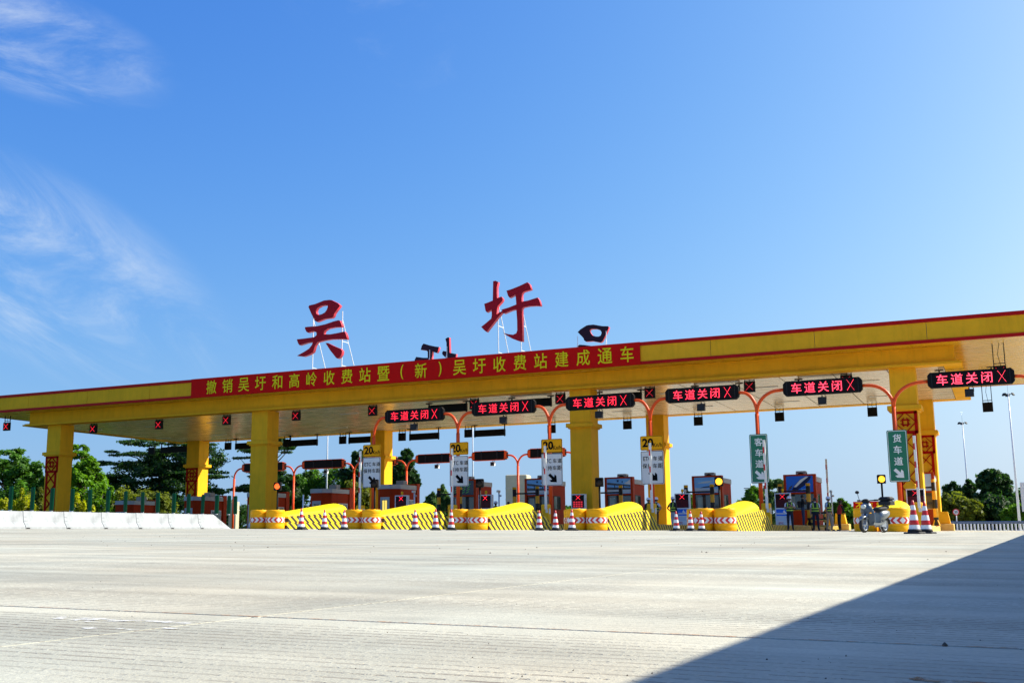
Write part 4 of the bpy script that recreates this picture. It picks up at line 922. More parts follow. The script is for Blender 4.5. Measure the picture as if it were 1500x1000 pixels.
# striped water horse between the passenger and goods lanes
x = at(1203, 760, 63).x; t = thing('road_barrier', 'low black and yellow lattice barrier behind the workers', 'barrier', gp(x, 63, 0), 0)
for q in range(3):
    b = MB(); b.tube([(-.5+.25*q*1.4, 0, 0), (-.5+.25*q*1.4, 0, 1.05)], .05, 8); part('post', b, 'chequer', t)
for z in (.25, .6, .95):
    b = MB(); b.bar((-.55, -.03, z), (.4, -.03, z), .05, .10); part('rail', b, 'chequer', t)

# ------------------------------------------------------------------ white barrier with fins
BXp = -33.55; jy = [28.17*1.0714-.0+i*0 for i in range(1)]
joints = [43.0-1.985*i for i in range(11)]
def jersey(L_, end=False):
    t = thing('barrier_block', '', 'road barrier', group='white barrier blocks')
    prof = [(-.30, 0), (.30, 0), (.30, .08), (.17, .26), (.11, .66), (-.11, .66), (-.17, .26), (-.30, .08)]
    b = MB(); e = .012
    if not end: b.loft([[(x, y, z) for x, z in prof] for y in (e, L_-e)])
    else:
        b.loft([[(x, e, z) for x, z in prof], [(x, L_*.55, z) for x, z in prof], [(x, L_+.35, z*.08) for x, z in prof]])
    blk = part('concrete_block', b, 'barrier', t)
    b = MB(); b.box(.285, .306, .03, .20, .0, .04); part('foot_strip', b, 'dark', blk)  # dark strip at the foot of the block, beside the joint
    for z0, z1, xx in ((.44, .455, .150), (.28, .295, .170)):
        b = MB(); b.box(xx-.03, xx, .02, .16, z0, z1); part('joint_hook', b, 'grey_steel', blk)
    return t
J0, JE = jersey(1.985), jersey(1.985, True)
for k in range(9):
    y = joints[k]-1.985; loc = gp(BXp, y); lab = f'whitewashed concrete barrier block, {ORD[k]} from the orange barrels'
    if k == 0: JE.location = loc; JE['label'] = lab+' with sloping end'
    elif k == 1: J0.location = loc; J0['label'] = lab
    else: dup(J0, loc, lab)
def fin():
    t = thing('glare_fin', '', 'anti glare fin', group='green fins on the white barrier')
    b = MB(); n = 8
    sec = lambda z, s: [(s*.11*math.cos(2*math.pi*a/n), s*.045*math.sin(2*math.pi*a/n), z) for a in range(n)]
    b.loft([sec(.04, .85), sec(.1, 1), sec(.85, 1), sec(.9, .8)], smooth=False); part('fin_blade', b, 'fin', t)
    b = MB(); b.lathe([(.07, 0), (.07, .03)], 10); b.tube([(0,0,.03),(0,0,.08)], .02, 6); part('fin_foot', b, 'grey_steel', t); return t
F0 = fin()
for k, y in enumerate([28.55,29.5,30.38,31.34,32.23,33.15,34.09,35.05,35.92,36.87,37.79,38.7,39.64,40.48,40.94]):
    Y = y*KS/1.4; loc = gp(BXp, Y, .655); lab = f'dark green anti glare fin on the white barrier, {ORD[14-k]} from the orange barrels'
    if k == 0: F0.location = loc; F0['label'] = lab
    else: dup(F0, loc, lab, random.uniform(-.12, .12)).rotation_euler.x = random.uniform(-.02, .03)
for k in range(3):      # the run continues towards the camera
    dup(F0, gp(BXp, 29.6-.98*k, .655), f'dark green anti glare fin on the white barrier, {["sixteenth","seventeenth","eighteenth"][k]} from the orange barrels')
# crumpled bag caught at the barrier end
bm = MB(); n = 9; rings = []
for i in range(6):
    z = .42*i/5; r = (.20, .24, .2, .16, .09, .02)[i]
    rings.append([(r*(1+.3*math.sin(a*2.3+i))*math.cos(2*math.pi*a/n), r*.7*(1+.3*math.cos(a*1.7+i*2))*math.sin(2*math.pi*a/n)+.1*i/5, z) for a in range(n)])
bm.loft(rings); p = at(369, 768, 46.6); tag(part('plastic_bag', bm, 'bag', None, gp(p.x, 46.6)), 'crumpled blue and white bag at the sloping barrier end', 'bag').scale = (.8, .7, 1.35)

# ------------------------------------------------------------------ people
def person(label, loc, rz, height=1.70, shirt='shirt_white', trousers='navy', vest='vest_dark', bands=True, helmet=True, pose='down', lean=0., bag=False, bare=True):
    k = height/1.70; root = thing('person', label, 'person', loc, rz, 'people at the toll lanes')
    V, Rr, E, Mt = [], [], [], []
    mats = [M_['skin'], M_[shirt], M_[trousers], M_['shoe'], M_['print_black']]
    def v(p, rx, ry=None): V.append(Vector(p)*k); Rr.append((rx*k, (ry or rx)*k)); return len(V)-1
    def e(a, b_, m): E.append((a, b_)); Mt.append(m)
    ly = -lean
    pel = v((0, 0, .95), .145, .105); wst = v((0, ly*.3, 1.10), .135, .10); chs = v((0, ly*.8, 1.28), .165, .115); nb = v((0, ly, 1.43), .075, .07); nk = v((0, ly-.01, 1.49), .052); hd = v((0, ly-.02, 1.58), .078, .092); tp = v((0, ly-.01, 1.68), .062, .075)
    e(pel, wst, 2); e(wst, chs, 1); e(chs, nb, 1); e(nb, nk, 0); e(nk, hd, 0); e(hd, tp, 0)
    step = .06 if pose != 'stride' else .16
    for s in (-1, 1):
        dy = -s*step*.5 if pose in ('stride', 'hip') else 0
        hp = v((s*.095, 0, .88), .098, .10); kn = v((s*.105, dy*.5-.015, .49), .066, .07); an = v((s*.115, dy, .10), .046, .05); he = v((s*.118, dy+.02, .045), .042, .036); to = v((s*.135, dy-.16, .035), .038, .03)
        e(pel, hp, 2); e(hp, kn, 2); e(kn, an, 2); e(an, he, 3); e(he, to, 3)
        sh = v((s*.185, ly, 1.385), .066, .066)
        if pose == 'chest': el = (s*.25, ly-.06, 1.12); wr = (s*.03, ly-.22, 1.24+.05*s); hn = (s*-.05, ly-.24, 1.30+.05*s)
        elif pose == 'hip' and s > 0: el = (s*.33, ly+.08, 1.14); wr = (s*.20, ly-.02, .99); hn = (s*.16, ly-.08, .97)
        elif pose == 'face' and s < 0: el = (s*.24, ly-.12, 1.15); wr = (s*.10, ly-.2, 1.38); hn = (s*.06, ly-.18, 1.46)
        elif pose == 'back': el = (s*.27, ly+.06, 1.11); wr = (s*.14, ly+.14, .95); hn = (s*.06, ly+.16, .93)
        else: el = (s*.235, ly+.02, 1.11); wr = (s*.245, ly-.05, .88); hn = (s*.245, ly-.075, .80)
        mid = (Vector((s*.185, ly, 1.385))+Vector(el))*.5
        mi = v(mid, .056); eb = v(el, .046); w_ = v(wr, .032, .028); h_ = v(hn, .036, .022)
        e(chs, sh, 1); e(sh, mi, 1); e(mi, eb, 0 if bare else 1); e(eb, w_, 0 if bare else 1); e(w_, h_, 0)
    me = bpy.data.meshes.new('body'); me.from_pydata([tuple(x) for x in V], E, []); me.update()
    o = bpy.data.objects.new('body', me); COL.objects.link(o)
    md = o.modifiers.new('skin', 'SKIN'); md.use_smooth_shade = True; md.branch_smoothing = .6
    for i, sv in enumerate(me.skin_vertices[0].data): sv.radius = Rr[i]; sv.use_root = (i == 0)
    sb = o.modifiers.new('sub', 'SUBSURF'); sb.levels = 1; sb.render_levels = 1
    dg = bpy.context.evaluated_depsgraph_get(); m2 = bpy.data.meshes.new_from_object(o.evaluated_get(dg)); bpy.data.objects.remove(o)
    m2.materials.clear()
    for q in mats: m2.materials.append(q)
    A = np.array([V[a] for a, _ in E]); Bv = np.array([V[b_] for _, b_ in E]); D = Bv-A; rad = np.array([max(Rr[a]+Rr[b_]) for a, b_ in E])
    for p in m2.polygons:
        c = np.array(p.center); tt = np.clip(((c-A)*D).sum(1)/np.maximum((D*D).sum(1), 1e-9), 0, 1); dist = np.linalg.norm(A+D*tt[:, None]-c, axis=1)/rad
        j = int(np.argmin(dist)); mi_ = Mt[j]
        if mi_ in (1, 2) and abs(c[0]) < .21*k and c[2] < 1.3*k: mi_ = 1 if c[2] > .98*k else 2
        p.material_index = mi_; p.use_smooth = True
    # fingers, nose, ears and eyes grown into the same mesh
    x = MB(); dirs = []
    hands = [i for i in range(len(V)) if abs(Rr[i][0]-.036*k) < 1e-6 and abs(Rr[i][1]-.022*k) < 1e-6]
    for h_ in hands:
        d = (V[h_]-V[h_-1]).normalized(); sd = d.cross(Vector((0, 1, 0))); sd = sd.normalized() if sd.length > .1 else Vector((1, 0, 0)); up = d.cross(sd)
        for q, (off, ln) in enumerate(((-.027, .062), (-.009, .075), (.009, .070), (.027, .055))):
            p0 = V[h_]+up*off*k; p1 = p0+d*ln*.6*k; p2 = p1+(d*.8+sd*.5)*ln*.5*k; x.tube([p0, p1, p2], [.010*k, .009*k, .007*k], 5, 0)
        p0 = V[h_]-d*.03*k-up*.03*k; x.tube([p0, p0-up*.03*k+d*.03*k, p0-up*.025*k+d*.06*k], [.012*k, .011*k, .008*k], 5, 0)
    H = V[hd]
    x.tube([H+Vector((0, -.080, .02))*k, H+Vector((0, -.112, -.015))*k, H+Vector((0, -.085, -.02))*k], [.006*k, .014*k, .01*k], 6, 0)
    for s in (-1, 1):
        x.tube([H+Vector((s*.076, .0, .02))*k, H+Vector((s*.094, .01, .0))*k, H+Vector((s*.078, .005, -.03))*k], [.012*k, .014*k, .008*k], 6, 0)
        x.tube([H+Vector((s*.032, -.083, .022))*k, H+Vector((s*.032, -.094, .022))*k], .011*k, 6, 4)
    x.tube([H+Vector((-.026, -.089, -.045))*k, H+Vector((0, -.096, -.047))*k, H+Vector((.026, -.089, -.045))*k], .005*k, 5, 4)
    xo = x.mesh('face', mats); nv = len(m2.vertices)
    mb = MB(); mb.v = [tuple(q.co) for q in m2.vertices]; mb.f = [tuple(p.vertices) for p in m2.polygons]; mb.m = [p.material_index for p in m2.polygons]; mb.sm = [True]*len(mb.f)
    mb.add(x.v, x.f, 0, True); mb.m[-len(x.f):] = x.m
    link('body', mb.mesh('body', mats), root)
    if vest:
        q = MB(); prof = [(.172, .93), (.168, 1.05), (.180, 1.20), (.190, 1.30), (.175, 1.38), (.12, 1.445), (.075, 1.46)]
        rings = []
        for r, z in prof:
            f = (z-.93)/.5; rings.append([(r*1.06*k*math.cos(2*math.pi*a/20), r*.76*k*math.sin(2*math.pi*a/20)+ly*min(1, f)*k, z*k) for a in range(20)])
        q.loft(rings, smooth=True, cap=False); vo = part('vest', q, vest, root)
        if bands:
            for z0, z1, r in ((1.00, 1.05, .178), (1.13, 1.18, .187)):
                f = (z0-.93)/.5; q = MB(); q.loft([[(r*1.07*k*math.cos(2*math.pi*a/20), r*.775*k*math.sin(2*math.pi*a/20)+ly*f*k, z*k) for a in range(20)] for z in (z0, z1)], smooth=True, cap=False); part('reflective_band', q, 'vest_band', vo)
            for s in (-1, 1):
                for sy in (-1, 1): q = MB(); q.bar(((s*.10)*k, (sy*.150+ly*.9)*k, 1.2*k), ((s*.105)*k, (sy*.098+ly)*k, 1.43*k), .045*k, .012, up=(0, 1, 0)); part('shoulder_band', q, 'vest_band', vo)
    hc = H+Vector((0, .005, 0))*k
    if helmet:
        q = MB(); q.lathe([(.122, .045), (.118, .055), (.117, .07), (.112, .11), (.09, .15), (.05, .172), (.012, .178)], 20, hc, ex=k*.98, ey=k*1.12)
        q.lathe([(.128, .042), (.150, .036), (.128, .050)], 20, hc+Vector((0, -.02, 0))*k, ex=k*.95, ey=k*1.2, cap=False); part('hard_hat', q, 'helmet', root)
    q = MB(); q.lathe([(.088, -.03), (.098, .02), (.100, .05), (.092, .095), (.06, .125), (.01, .135)], 16, hc+Vector((0, .016, 0))*k, ex=k*.92, ey=k*1.0); part('hair', q, 'hair', root)
    if bag:
        q = MB(); q.bbox(-.15*k, .15*k, (.12+ly)*k, (.29+ly)*k, .98*k, 1.36*k, .04); part('backpack', q, 'dark', root)
        q = MB(); q.box(-.08*k, .08*k, (.291+ly)*k, (.30+ly)*k, 1.02*k, 1.12*k); part('backpack_pocket', q, 'vest_band', root)
    return root
def pl(px, Y, on_kerb=False): p = at(px, 760, Y); return (p.x, Y, gz(p.x, Y)+(.275 if on_kerb else 0))
FC = YAW*.5          # facing the camera: local -Y towards the viewer
person('worker in white helmet and striped vest with hands raised to the chest', pl(1157.5, 58.6), .25, 1.70, 'shirt_white', 'navy', pose='chest')
person('person in dark jacket and jeans with backpack before the booth', pl(1177, 65.0, True), 1.9, 1.72, 'shirt_black', 'jeans', None, helmet=False, pose='face', bag=True, bare=False)
person('bareheaded man in white shirt and lime striped vest facing the camera', pl(1195, 60.4), .2, 1.70, 'shirt_white', 'navy', helmet=False)
person('worker in blue shirt, dark vest and khaki trousers standing sideways', pl(1214.5, 61.0), 1.2, 1.74, 'shirt_blue', 'khaki', helmet=True, pose='stride')
person('bareheaded person in black leaning back at the yellow end block', pl(1229.5, 65.0), -1.1, 1.66, 'shirt_black', 'navy', 'red_vest', False, False, pose='back', lean=-.12, bare=False)
person('worker in white helmet behind the gate cabinet, dark clothes', pl(950.5, 60.6), .9, 1.74, 'shirt_black', 'navy', bare=False)
person('worker in white helmet and pale shirt beside the gate cabinet', pl(962, 60.0), -.7, 1.74, 'shirt_white', 'navy', pose='hip')
person('worker in white helmet and pale trousers seen from behind', pl(986.5, 59.0), 2.7, 1.74, 'shirt_black', 'lightgrey_cloth', pose='hip', bare=False)
person('worker in grey helmet behind the second fee display', pl(726, 64.0), 2.6, 1.68, 'shirt_black', 'navy', bare=False)
person('bareheaded person in black beyond the third yellow nose', pl(745, 68.0), .3, 1.78, 'shirt_black', 'navy', None, helmet=False, bare=False)
person('bareheaded person bending beyond the third yellow nose, beside the one in black', pl(757, 70.0), .6, 1.72, 'khaki', 'navy', None, helmet=False, lean=.12)

# ------------------------------------------------------------------ scooter and bucket
def wheel(parent, name, y, r, w):
    t = link(name, None, parent, (0, y, r)); n = 20
    def ring(rr, x): return [(x, rr*math.cos(2*math.pi*a/n), rr*math.sin(2*math.pi*a/n)) for a in range(n)]
    b = MB(); b.loft([ring(r*.68, -w/2), ring(r*.9, -w/2), ring(r, -w/4), ring(r, w/4), ring(r*.9, w/2), ring(r*.68, w/2)], cap=False, smooth=True); part('tyre', b, 'rubber', t)
    b = MB(); b.loft([ring(r*.68, -w/2), ring(r*.60, -w*.3), ring(r*.60, w*.3), ring(r*.68, w/2)], cap=False, smooth=True)
    for a in range(5): b.bar((0, 0, 0), (0, r*.64*math.cos(a*1.2566), r*.64*math.sin(a*1.2566)), .035, .05, up=(1, 0, 0))
    b.tube([(-w*.6, 0, 0), (w*.6, 0, 0)], .045, 10); part('rim', b, 'grey_steel', t)
sc = thing('scooter', 'parked blue grey motor scooter with black top box before the barrels', 'scooter', ground_at(1281, 779.6), 2.74)
wheel(sc, 'front_wheel', .62, .235, .10); wheel(sc, 'rear_wheel', -.60, .235, .11)
def ell(y, z, w, h, n=14): return [(w*math.cos(2*math.pi*a/n), y, z+h*math.sin(2*math.pi*a/n)) for a in range(n)]
# leg shield: vertical loft of curved sections
b = MB(); rings = []
for z, w, y, d in ((.22, .13, .30, .05), (.34, .20, .34, .06), (.5, .235, .40, .07), (.66, .23, .46, .085), (.78, .19, .50, .10), (.88, .14, .47, .11), (.93, .08, .44, .09)):
    n = 14; rings.append([(w*math.cos(2*math.pi*a/n), y-.10*abs(math.cos(2*math.pi*a/n))**2+d*math.sin(2*math.pi*a/n), z) for a in range(n)])
b.loft(rings, smooth=True); part('leg_shield', b, 'sc_body', sc)
b = MB(); b.loft([[(x, y, z) for x, z in ((-.17, zz), (.17, zz), (.19, zz+.07), (-.19, zz+.07))] for y, zz in ((.32, .24), (0, .22), (-.25, .24), (-.42, .30))]); part('floorboard', b, 'sc_silver', sc)
b = MB(); b.loft([ell(y, z, w, h) for y, z, w, h in ((-.22, .46, .13, .16), (-.35, .52, .19, .19), (-.55, .56, .21, .17), (-.75, .60, .17, .12), (-.92, .64, .07, .05))], smooth=True); part('rear_body', b, 'sc_silver', sc)
b = MB(); b.loft([[(.115*s*w, y, z+dz) for s, dz in ((-1, -.04), (1, -.04), (1.15, .02), (.8, .06), (-.8, .06), (-1.15, .02))] for y, z, w in ((-.16, .70, .85), (-.32, .735, 1.1), (-.55, .745, 1.2), (-.80, .79, 1.0))], smooth=True); part('seat', b, 'rubber', sc)
b = MB(); b.loft([ell(y, z, w, h) for y, z, w, h in ((.82, .40, .05, .03), (.74, .46, .085, .045), (.60, .495, .09, .04), (.46, .44, .085, .04))], smooth=True); part('front_fender', b, 'sc_silver', sc)
b = MB(); b.loft([ell(y, z, w, h) for y, z, w, h in ((-.48, .44, .09, .04), (-.7, .47, .10, .045), (-.88, .40, .08, .03), (-.95, .28, .06, .02))], smooth=True); part('rear_fender', b, 'dark', sc)
b = MB(); b.bar((-.07, .62, .235), (-.05, .47, .60), .035); b.bar((.07, .62, .235), (.05, .47, .60), .035); b.tube([(0, .45, .7), (0, .40, .98)], .03, 8); part('fork', b, 'grey_steel', sc)
b = MB(); b.tube([(-.34, .28, 1.0), (-.2, .36, .99), (0, .40, .98), (.2, .36, .99), (.34, .28, 1.0)], .018, 8); hb = part('handlebar', b, 'dark', sc)
b = MB(); b.loft([ell(y, .97, w, h) for y, w, h in ((.32, .09, .05), (.42, .14, .075), (.50, .10, .06))], smooth=True); part('handlebar_cover', b, 'dark', hb)
for s in (-1, 1):
    b = MB(); b.tube([(s*.27, .31, 1.0), (s*.30, .32, 1.12), (s*.33, .30, 1.22)], .009, 6)
    n = 12; b.loft([[(s*.34+.065*math.cos(2*math.pi*a/n), y, 1.26+.05*math.sin(2*math.pi*a/n)) for a in range(n)] for y in (.29, .32)], smooth=True)
    if s > 0: part('mirror', b, 'dark', hb)
    b = MB(); b.tube([(s*.24, .34, .995), (s*.36, .27, 1.0)], .026, 8); part('grip', b, 'rubber', hb)
b = MB(); n = 14; b.loft([[(.085*r*math.cos(2*math.pi*a/n), y, .80+.075*r*math.sin(2*math.pi*a/n)) for a in range(n)] for r, y in ((1, .56), (.9, .61), (.4, .63))], smooth=True); part('headlight', b, 'lens', sc)
b = MB()
for s in (-1, 1): b.cbox((s*.16, .475, .60), (.05, .05, .03))
part('indicator', b, 'amber_plate', sc)
b = MB(); b.bbox(-.21, .21, -1.08, -.70, .86, 1.02, .05); b2 = part('top_box', b, 'rubber', sc); b = MB(); b.bbox(-.205, .205, -1.075, -.705, 1.022, 1.13, .05); part('top_box_lid', b, 'dark', b2)
b = MB(); b.box(-.212, .212, -1.084, -.90, .985, 1.03); part('top_box_trim', b, 'grey_steel', b2)
b = MB(); b.bar((0, -.5, .72), (0, -.88, .86), .05); b.bar((.1, -.55, .74), (.1, -.88, .86), .02); b.bar((-.1, -.55, .74), (-.1, -.88, .86), .02); part('rack', b, 'grey_steel', sc)
b = MB(); b.bbox(-.10, .13, -.62, -.28, .18, .38, .04); b.tube([(.14, -.35, .2), (.15, -.6, .22), (.16, -.9, .28)], [.03, .05, .045], 8); part('engine', b, 'grey_steel', sc)
b = MB(); b.bar((-.12, -.08, .22), (-.26, -.02, .0), .025); part('kickstand', b, 'dark', sc)
t = thing('bucket', 'small grey bucket standing against the barrel beside the scooter', 'bucket', ground_at(1311, 778.3))
b = MB(); b.lathe([(.12, 0), (.125, .02), (.17, .29), (.182, .30), (.182, .315), (.16, .31), (.15, .20)], 20); part('bucket_body', b, 'bucket', t)
b = MB(); n = 12; b.tube([(.18*math.cos(math.pi*a/n), -.02, .30+.10*math.sin(math.pi*a/n)) for a in range(n+1)], .006, 6); part('handle', b, 'grey_steel', t)
b = MB()
for a in range(7): b.lathe([(.05, 0), (.055, .03), (.02, .07)], 7, (.09*math.cos(a*.9), .09*math.sin(a*.9), .28+.03*(a % 3)))
part('rags', b, 'white_paint', t)

# ------------------------------------------------------------------ van behind the barrier
p = at(246, 752, 72); va = thing('van', 'dark van standing in the far lane behind the green fins', 'van', gp(p.x, 72), 0)
b = MB(); pr = [(2.3, .45), (2.25, .95), (1.5, 1.1), (.9, 1.72), (-2.1, 1.75), (-2.3, 1.5), (-2.35, .45)]
sec = lambda w: [(w, y, z) for y, z in pr]
b.loft([sec(-.85), sec(.85)]); part('body', b, 'van', va)
b = MB(); b.add([(-.74, 1.47, 1.14), (.74, 1.47, 1.14), (.66, .98, 1.66), (-.66, .98, 1.66)], [(0, 1, 2, 3)]); b.add([(-.70, -2.225, 1.62), (.70, -2.225, 1.62), (.70, -2.345, 1.02), (-.70, -2.345, 1.02)], [(0, 1, 2, 3)]); part('windscreen', b, 'glass', va)
for s in (-1, 1):
    for a, c in ((-2.0, -1.1), (-1.0, 0), (.1, .8)):
        b = MB(); b.box(min(s*.852, s*.86), max(s*.852, s*.86), a, c, 1.12, 1.6); part('side_window', b, 'glass', va)
    for y in (-1.5, 1.5):
        w = link('wheel', None, va, (s*.78, y, .33)); n = 18
        b = MB(); b.loft([[(x, .33*math.cos(2*math.pi*a/n), .33*math.sin(2*math.pi*a/n)) for a in range(n)] for x in (-.1, .1)]); part('tyre', b, 'rubber', w)
        b = MB(); b.loft([[(x, .19*math.cos(2*math.pi*a/n), .19*math.sin(2*math.pi*a/n)) for a in range(n)] for x in (-.105, .105)]); part('rim', b, 'grey_steel', w)
b = MB(); b.box(-.28, .28, -2.372, -2.352, .7, .86); part('number_plate', b, 'white_plate', va)

# ------------------------------------------------------------------ right verge: guard rail, masts, signs
a, c = at(1387, 775, 101), at(1530, 776, 92); d = Vector((c.x-a.x, c.y-a.y, 0)); ln = d.length; ang = math.atan2(d.y, d.x)
gr = thing('guard_rail', 'blue grey guard rail on close set posts along the verge', 'guard rail', gp(a.x, a.y), ang)
slope = (gz(c.x, c.y)-gz(a.x, a.y))/ln
prof = [(0, .52), (.04, .56), (0, .61), (.0, .64), (.04, .69), (0, .73), (-.02, .73), (-.02, .52)]
b = MB(); b.loft([[(x, -py-.04, z+slope*x) for py, z in prof] for x in (0, ln)]); part('rail_beam', b, 'rail', gr)
for k in range(int(ln/.44)+1):
    b = MB(); x = k*.44; b.bbox(x-.06, x+.06, -.0, .1, -.05+slope*x, .60+slope*x, .01); part('post', b, 'white_steel', gr)
def mast(px, ytop, Y, lab, lamps=3):
    base = at(px[0], 770, Y); zg = gz(base.x, Y); top = at(px[1], ytop, Y).z
    t = thing('lamp_mast', lab, 'lamp post', (base.x, Y, zg), 0, 'tall lamp masts'); h = top-zg
    b = MB(); b.tube([(0, 0, -.05), (0, 0, h*.5), (0, 0, h)], [.125, .085, .045], 12); b.lathe([(.3, 0), (.3, .05)], 12); part('mast', b, 'white_steel', t)
    b = MB(); b.tube([(0, 0, h), (0, 0, h+1.2)], .012, 5); part('lightning_rod', b, 'grey_steel', t)
    for q in range(lamps):
        an = q*2.1-.4; cx, cy = .36*math.cos(an), .36*math.sin(an); b = MB(); b.bar((0, 0, h-.1), (cx, cy, h), .05); b.bar((cx*1.0-.0, cy, h+.05), (cx*1.35, cy*1.35, h-.16), .34, .10); part('floodlight', b, 'dark', t)
    return t
mast((1494, 1474), 577, 106, 'tall slim mast with floodlights nearest the white panel')
mast((1422, 1409), 619, 134, 'tall slim mast with floodlights between the pillars and the dark tree')
mast((477.5, 477), 560, 116, 'white mast rising behind the canopy near the first orange signs')
mast((693, 692), 575, 128, 'white mast rising behind the canopy near the second speed plate')
t = thing('round_road_sign', 'small round red rimmed sign on a thin post before the bushes', 'road sign', gp(at(1402, 770, 108).x, 108), -.1)
zc_ = at(1402, 749.5, 108).z-gz(at(1402, 770, 108).x, 108); b = MB(); b.tube([(0, .03, -.05), (0, .03, zc_)], .04, 8); part('post', b, 'white_steel', t)
n = 24; circ = lambda r: [(r*math.cos(2*math.pi*k/n), zc_+r*math.sin(2*math.pi*k/n)) for k in range(n)]
b = MB(); b.prism(circ(.29), -.02, .0); part('rim', b, 'red_paint', t); b = MB(); b.prism(circ(.21), -.025, -.021); part('face', b, 'white_plate', t); text_part('lettering', '20', .20, 'print_black', t, (0, -.029, zc_), .02)
t = thing('notice_panel', 'plain pale panel standing on the verge at the edge of view', 'panel', gp(at(1506, 770, 98).x, 98), -.15)
zt = at(1498, 706, 98).z-gz(t.location.x, 98); b = MB(); b.bbox(-.32, .32, -.05, .05, zt-2.3, zt, .02); part('panel_face', b, 'white_plate', t); b = MB(); b.tube([(0, .08, -.05), (0, .08, zt-.2)], .05, 8); part('post', b, 'grey_steel', t)
t = thing('utility_pole', 'thin utility pole with crossarms among the distant trees', 'utility pole', gp(at(1103, 765, 150).x, 150)); h = at(1103, 708, 150).z-t.location.z
b = MB(); b.tube([(0, 0, -.1), (0, 0, h)], [.16, .09], 8); part('pole', b, 'wall_pale', t)
for z in (h-.6, h-1.5):
    b = MB(); b.bar((-1, 0, z), (1, 0, z), .1); part('crossarm', b, 'dark', t)

# ------------------------------------------------------------------ unseen blocks added beside the camera: their straight top edge throws the shadow across the concrete
WHT = 1.06
XB = -.19+.10+WHT*math.sin(SUN_AZ)/math.tan(SUN_EL)
def wall_block():
    t = thing('shadow_caster_block', '', 'road barrier', group='unseen shadow casting blocks beside the camera')
    b = MB(); b.loft([[(x, y, z) for x, z in ((-.24, 0), (.24, 0), (.24, .12), (.10, .30), (.10, WHT), (-.10, WHT), (-.10, .30), (-.24, .12))] for y in (.0, 2.0)]); part('concrete_block', b, 'barrier', t); return t
WB = wall_block()
for k in range(22):
    yy = -3.2+2.0*k; loc = gp(XB-.150+.0250*(yy-.7), yy); lab = 'plain unseen block added beside the camera whose straight top throws the long shadow'
    if k == 0: WB.location = loc; WB['label'] = lab; WB.rotation_euler = (math.atan(GB), 0, -.0245)
    else: dup(WB, loc, lab)

# ------------------------------------------------------------------ trees and shrubs
def leaves(ells, n, size, seed, layered=False, clump=.26):
    """leaf quads clustered in clumps that fill the given ellipsoids; returns arrays and clump centres"""
    r = np.random.default_rng(seed); vol = np.array([e[3]*e[5] for e in ells]); share = vol/vol.sum(); C, Nn, S, K, cl = [], [], [], [], []
    for e, sh in zip(ells, share):
        cx, cy, cz, rx, ry, rz = e; nl = int(n*sh); m = max(8, int(nl/(95 if not layered else 130)))
        d = r.normal(size=(m, 3)); d /= np.linalg.norm(d, axis=1)[:, None]; rad = r.uniform(.35, 1, m)**.45
        ctr = np.array([cx, cy, cz])+d*rad[:, None]*np.array([rx, ry, rz])
        cs = clump*r.uniform(.65, 1.35, m)
        idx = r.integers(0, m, nl); g = r.normal(size=(nl, 3)); g /= np.linalg.norm(g, axis=1)[:, None]; g *= (r.uniform(0, 1, nl)**.5)[:, None]
        sc_ = np.stack([cs[idx]*min(rx, 4.5), cs[idx]*min(ry, 4.5), cs[idx]*min(rz, 4.5)*(.8 if not layered else .8)], 1)
        if layered: sc_[:, :2] *= 1.35
        p = ctr[idx]+g*sc_; nn = g*.7+r.normal(size=(nl, 3))*.55+np.array([0, 0, .55]); nn /= np.linalg.norm(nn, axis=1)[:, None]
        C.append(p); Nn.append(nn); S.append(size*r.uniform(.6, 1.4, nl)); tone = r.integers(0, 3, m); K.append(np.where(r.uniform(size=nl) < .65, tone[idx], r.integers(0, 3, nl))); cl.append(ctr)
    return np.concatenate(C), np.concatenate(Nn), np.concatenate(S), np.concatenate(K), np.concatenate(cl)
def leaf_mesh(name, C, Nn, S, K, mats, seed):
    r = np.random.default_rng(seed+99); n = len(C); a = np.cross(Nn, r.normal(size=(n, 3))); a /= np.linalg.norm(a, axis=1)[:, None]+1e-9; b = np.cross(Nn, a)
    s = S[:, None]; v = np.stack([C-a*s*.9, C+b*s*.42+Nn*s*.12, C+a*s*.9, C-b*s*.42+Nn*s*.12], 1).reshape(-1, 3).astype(np.float32)
    me = bpy.data.meshes.new(name); me.vertices.add(4*n); me.vertices.foreach_set('co', v.ravel()); me.loops.add(4*n); me.loops.foreach_set('vertex_index', np.arange(4*n, dtype=np.int32))
    me.polygons.add(n); me.polygons.foreach_set('loop_start', np.arange(0, 4*n, 4, dtype=np.int32)); 
    for m in mats: me.materials.append(m)
    me.polygons.foreach_set('material_index', K.astype(np.int32)); me.update(calc_edges=True); me.validate(); return me
SEED = [100]
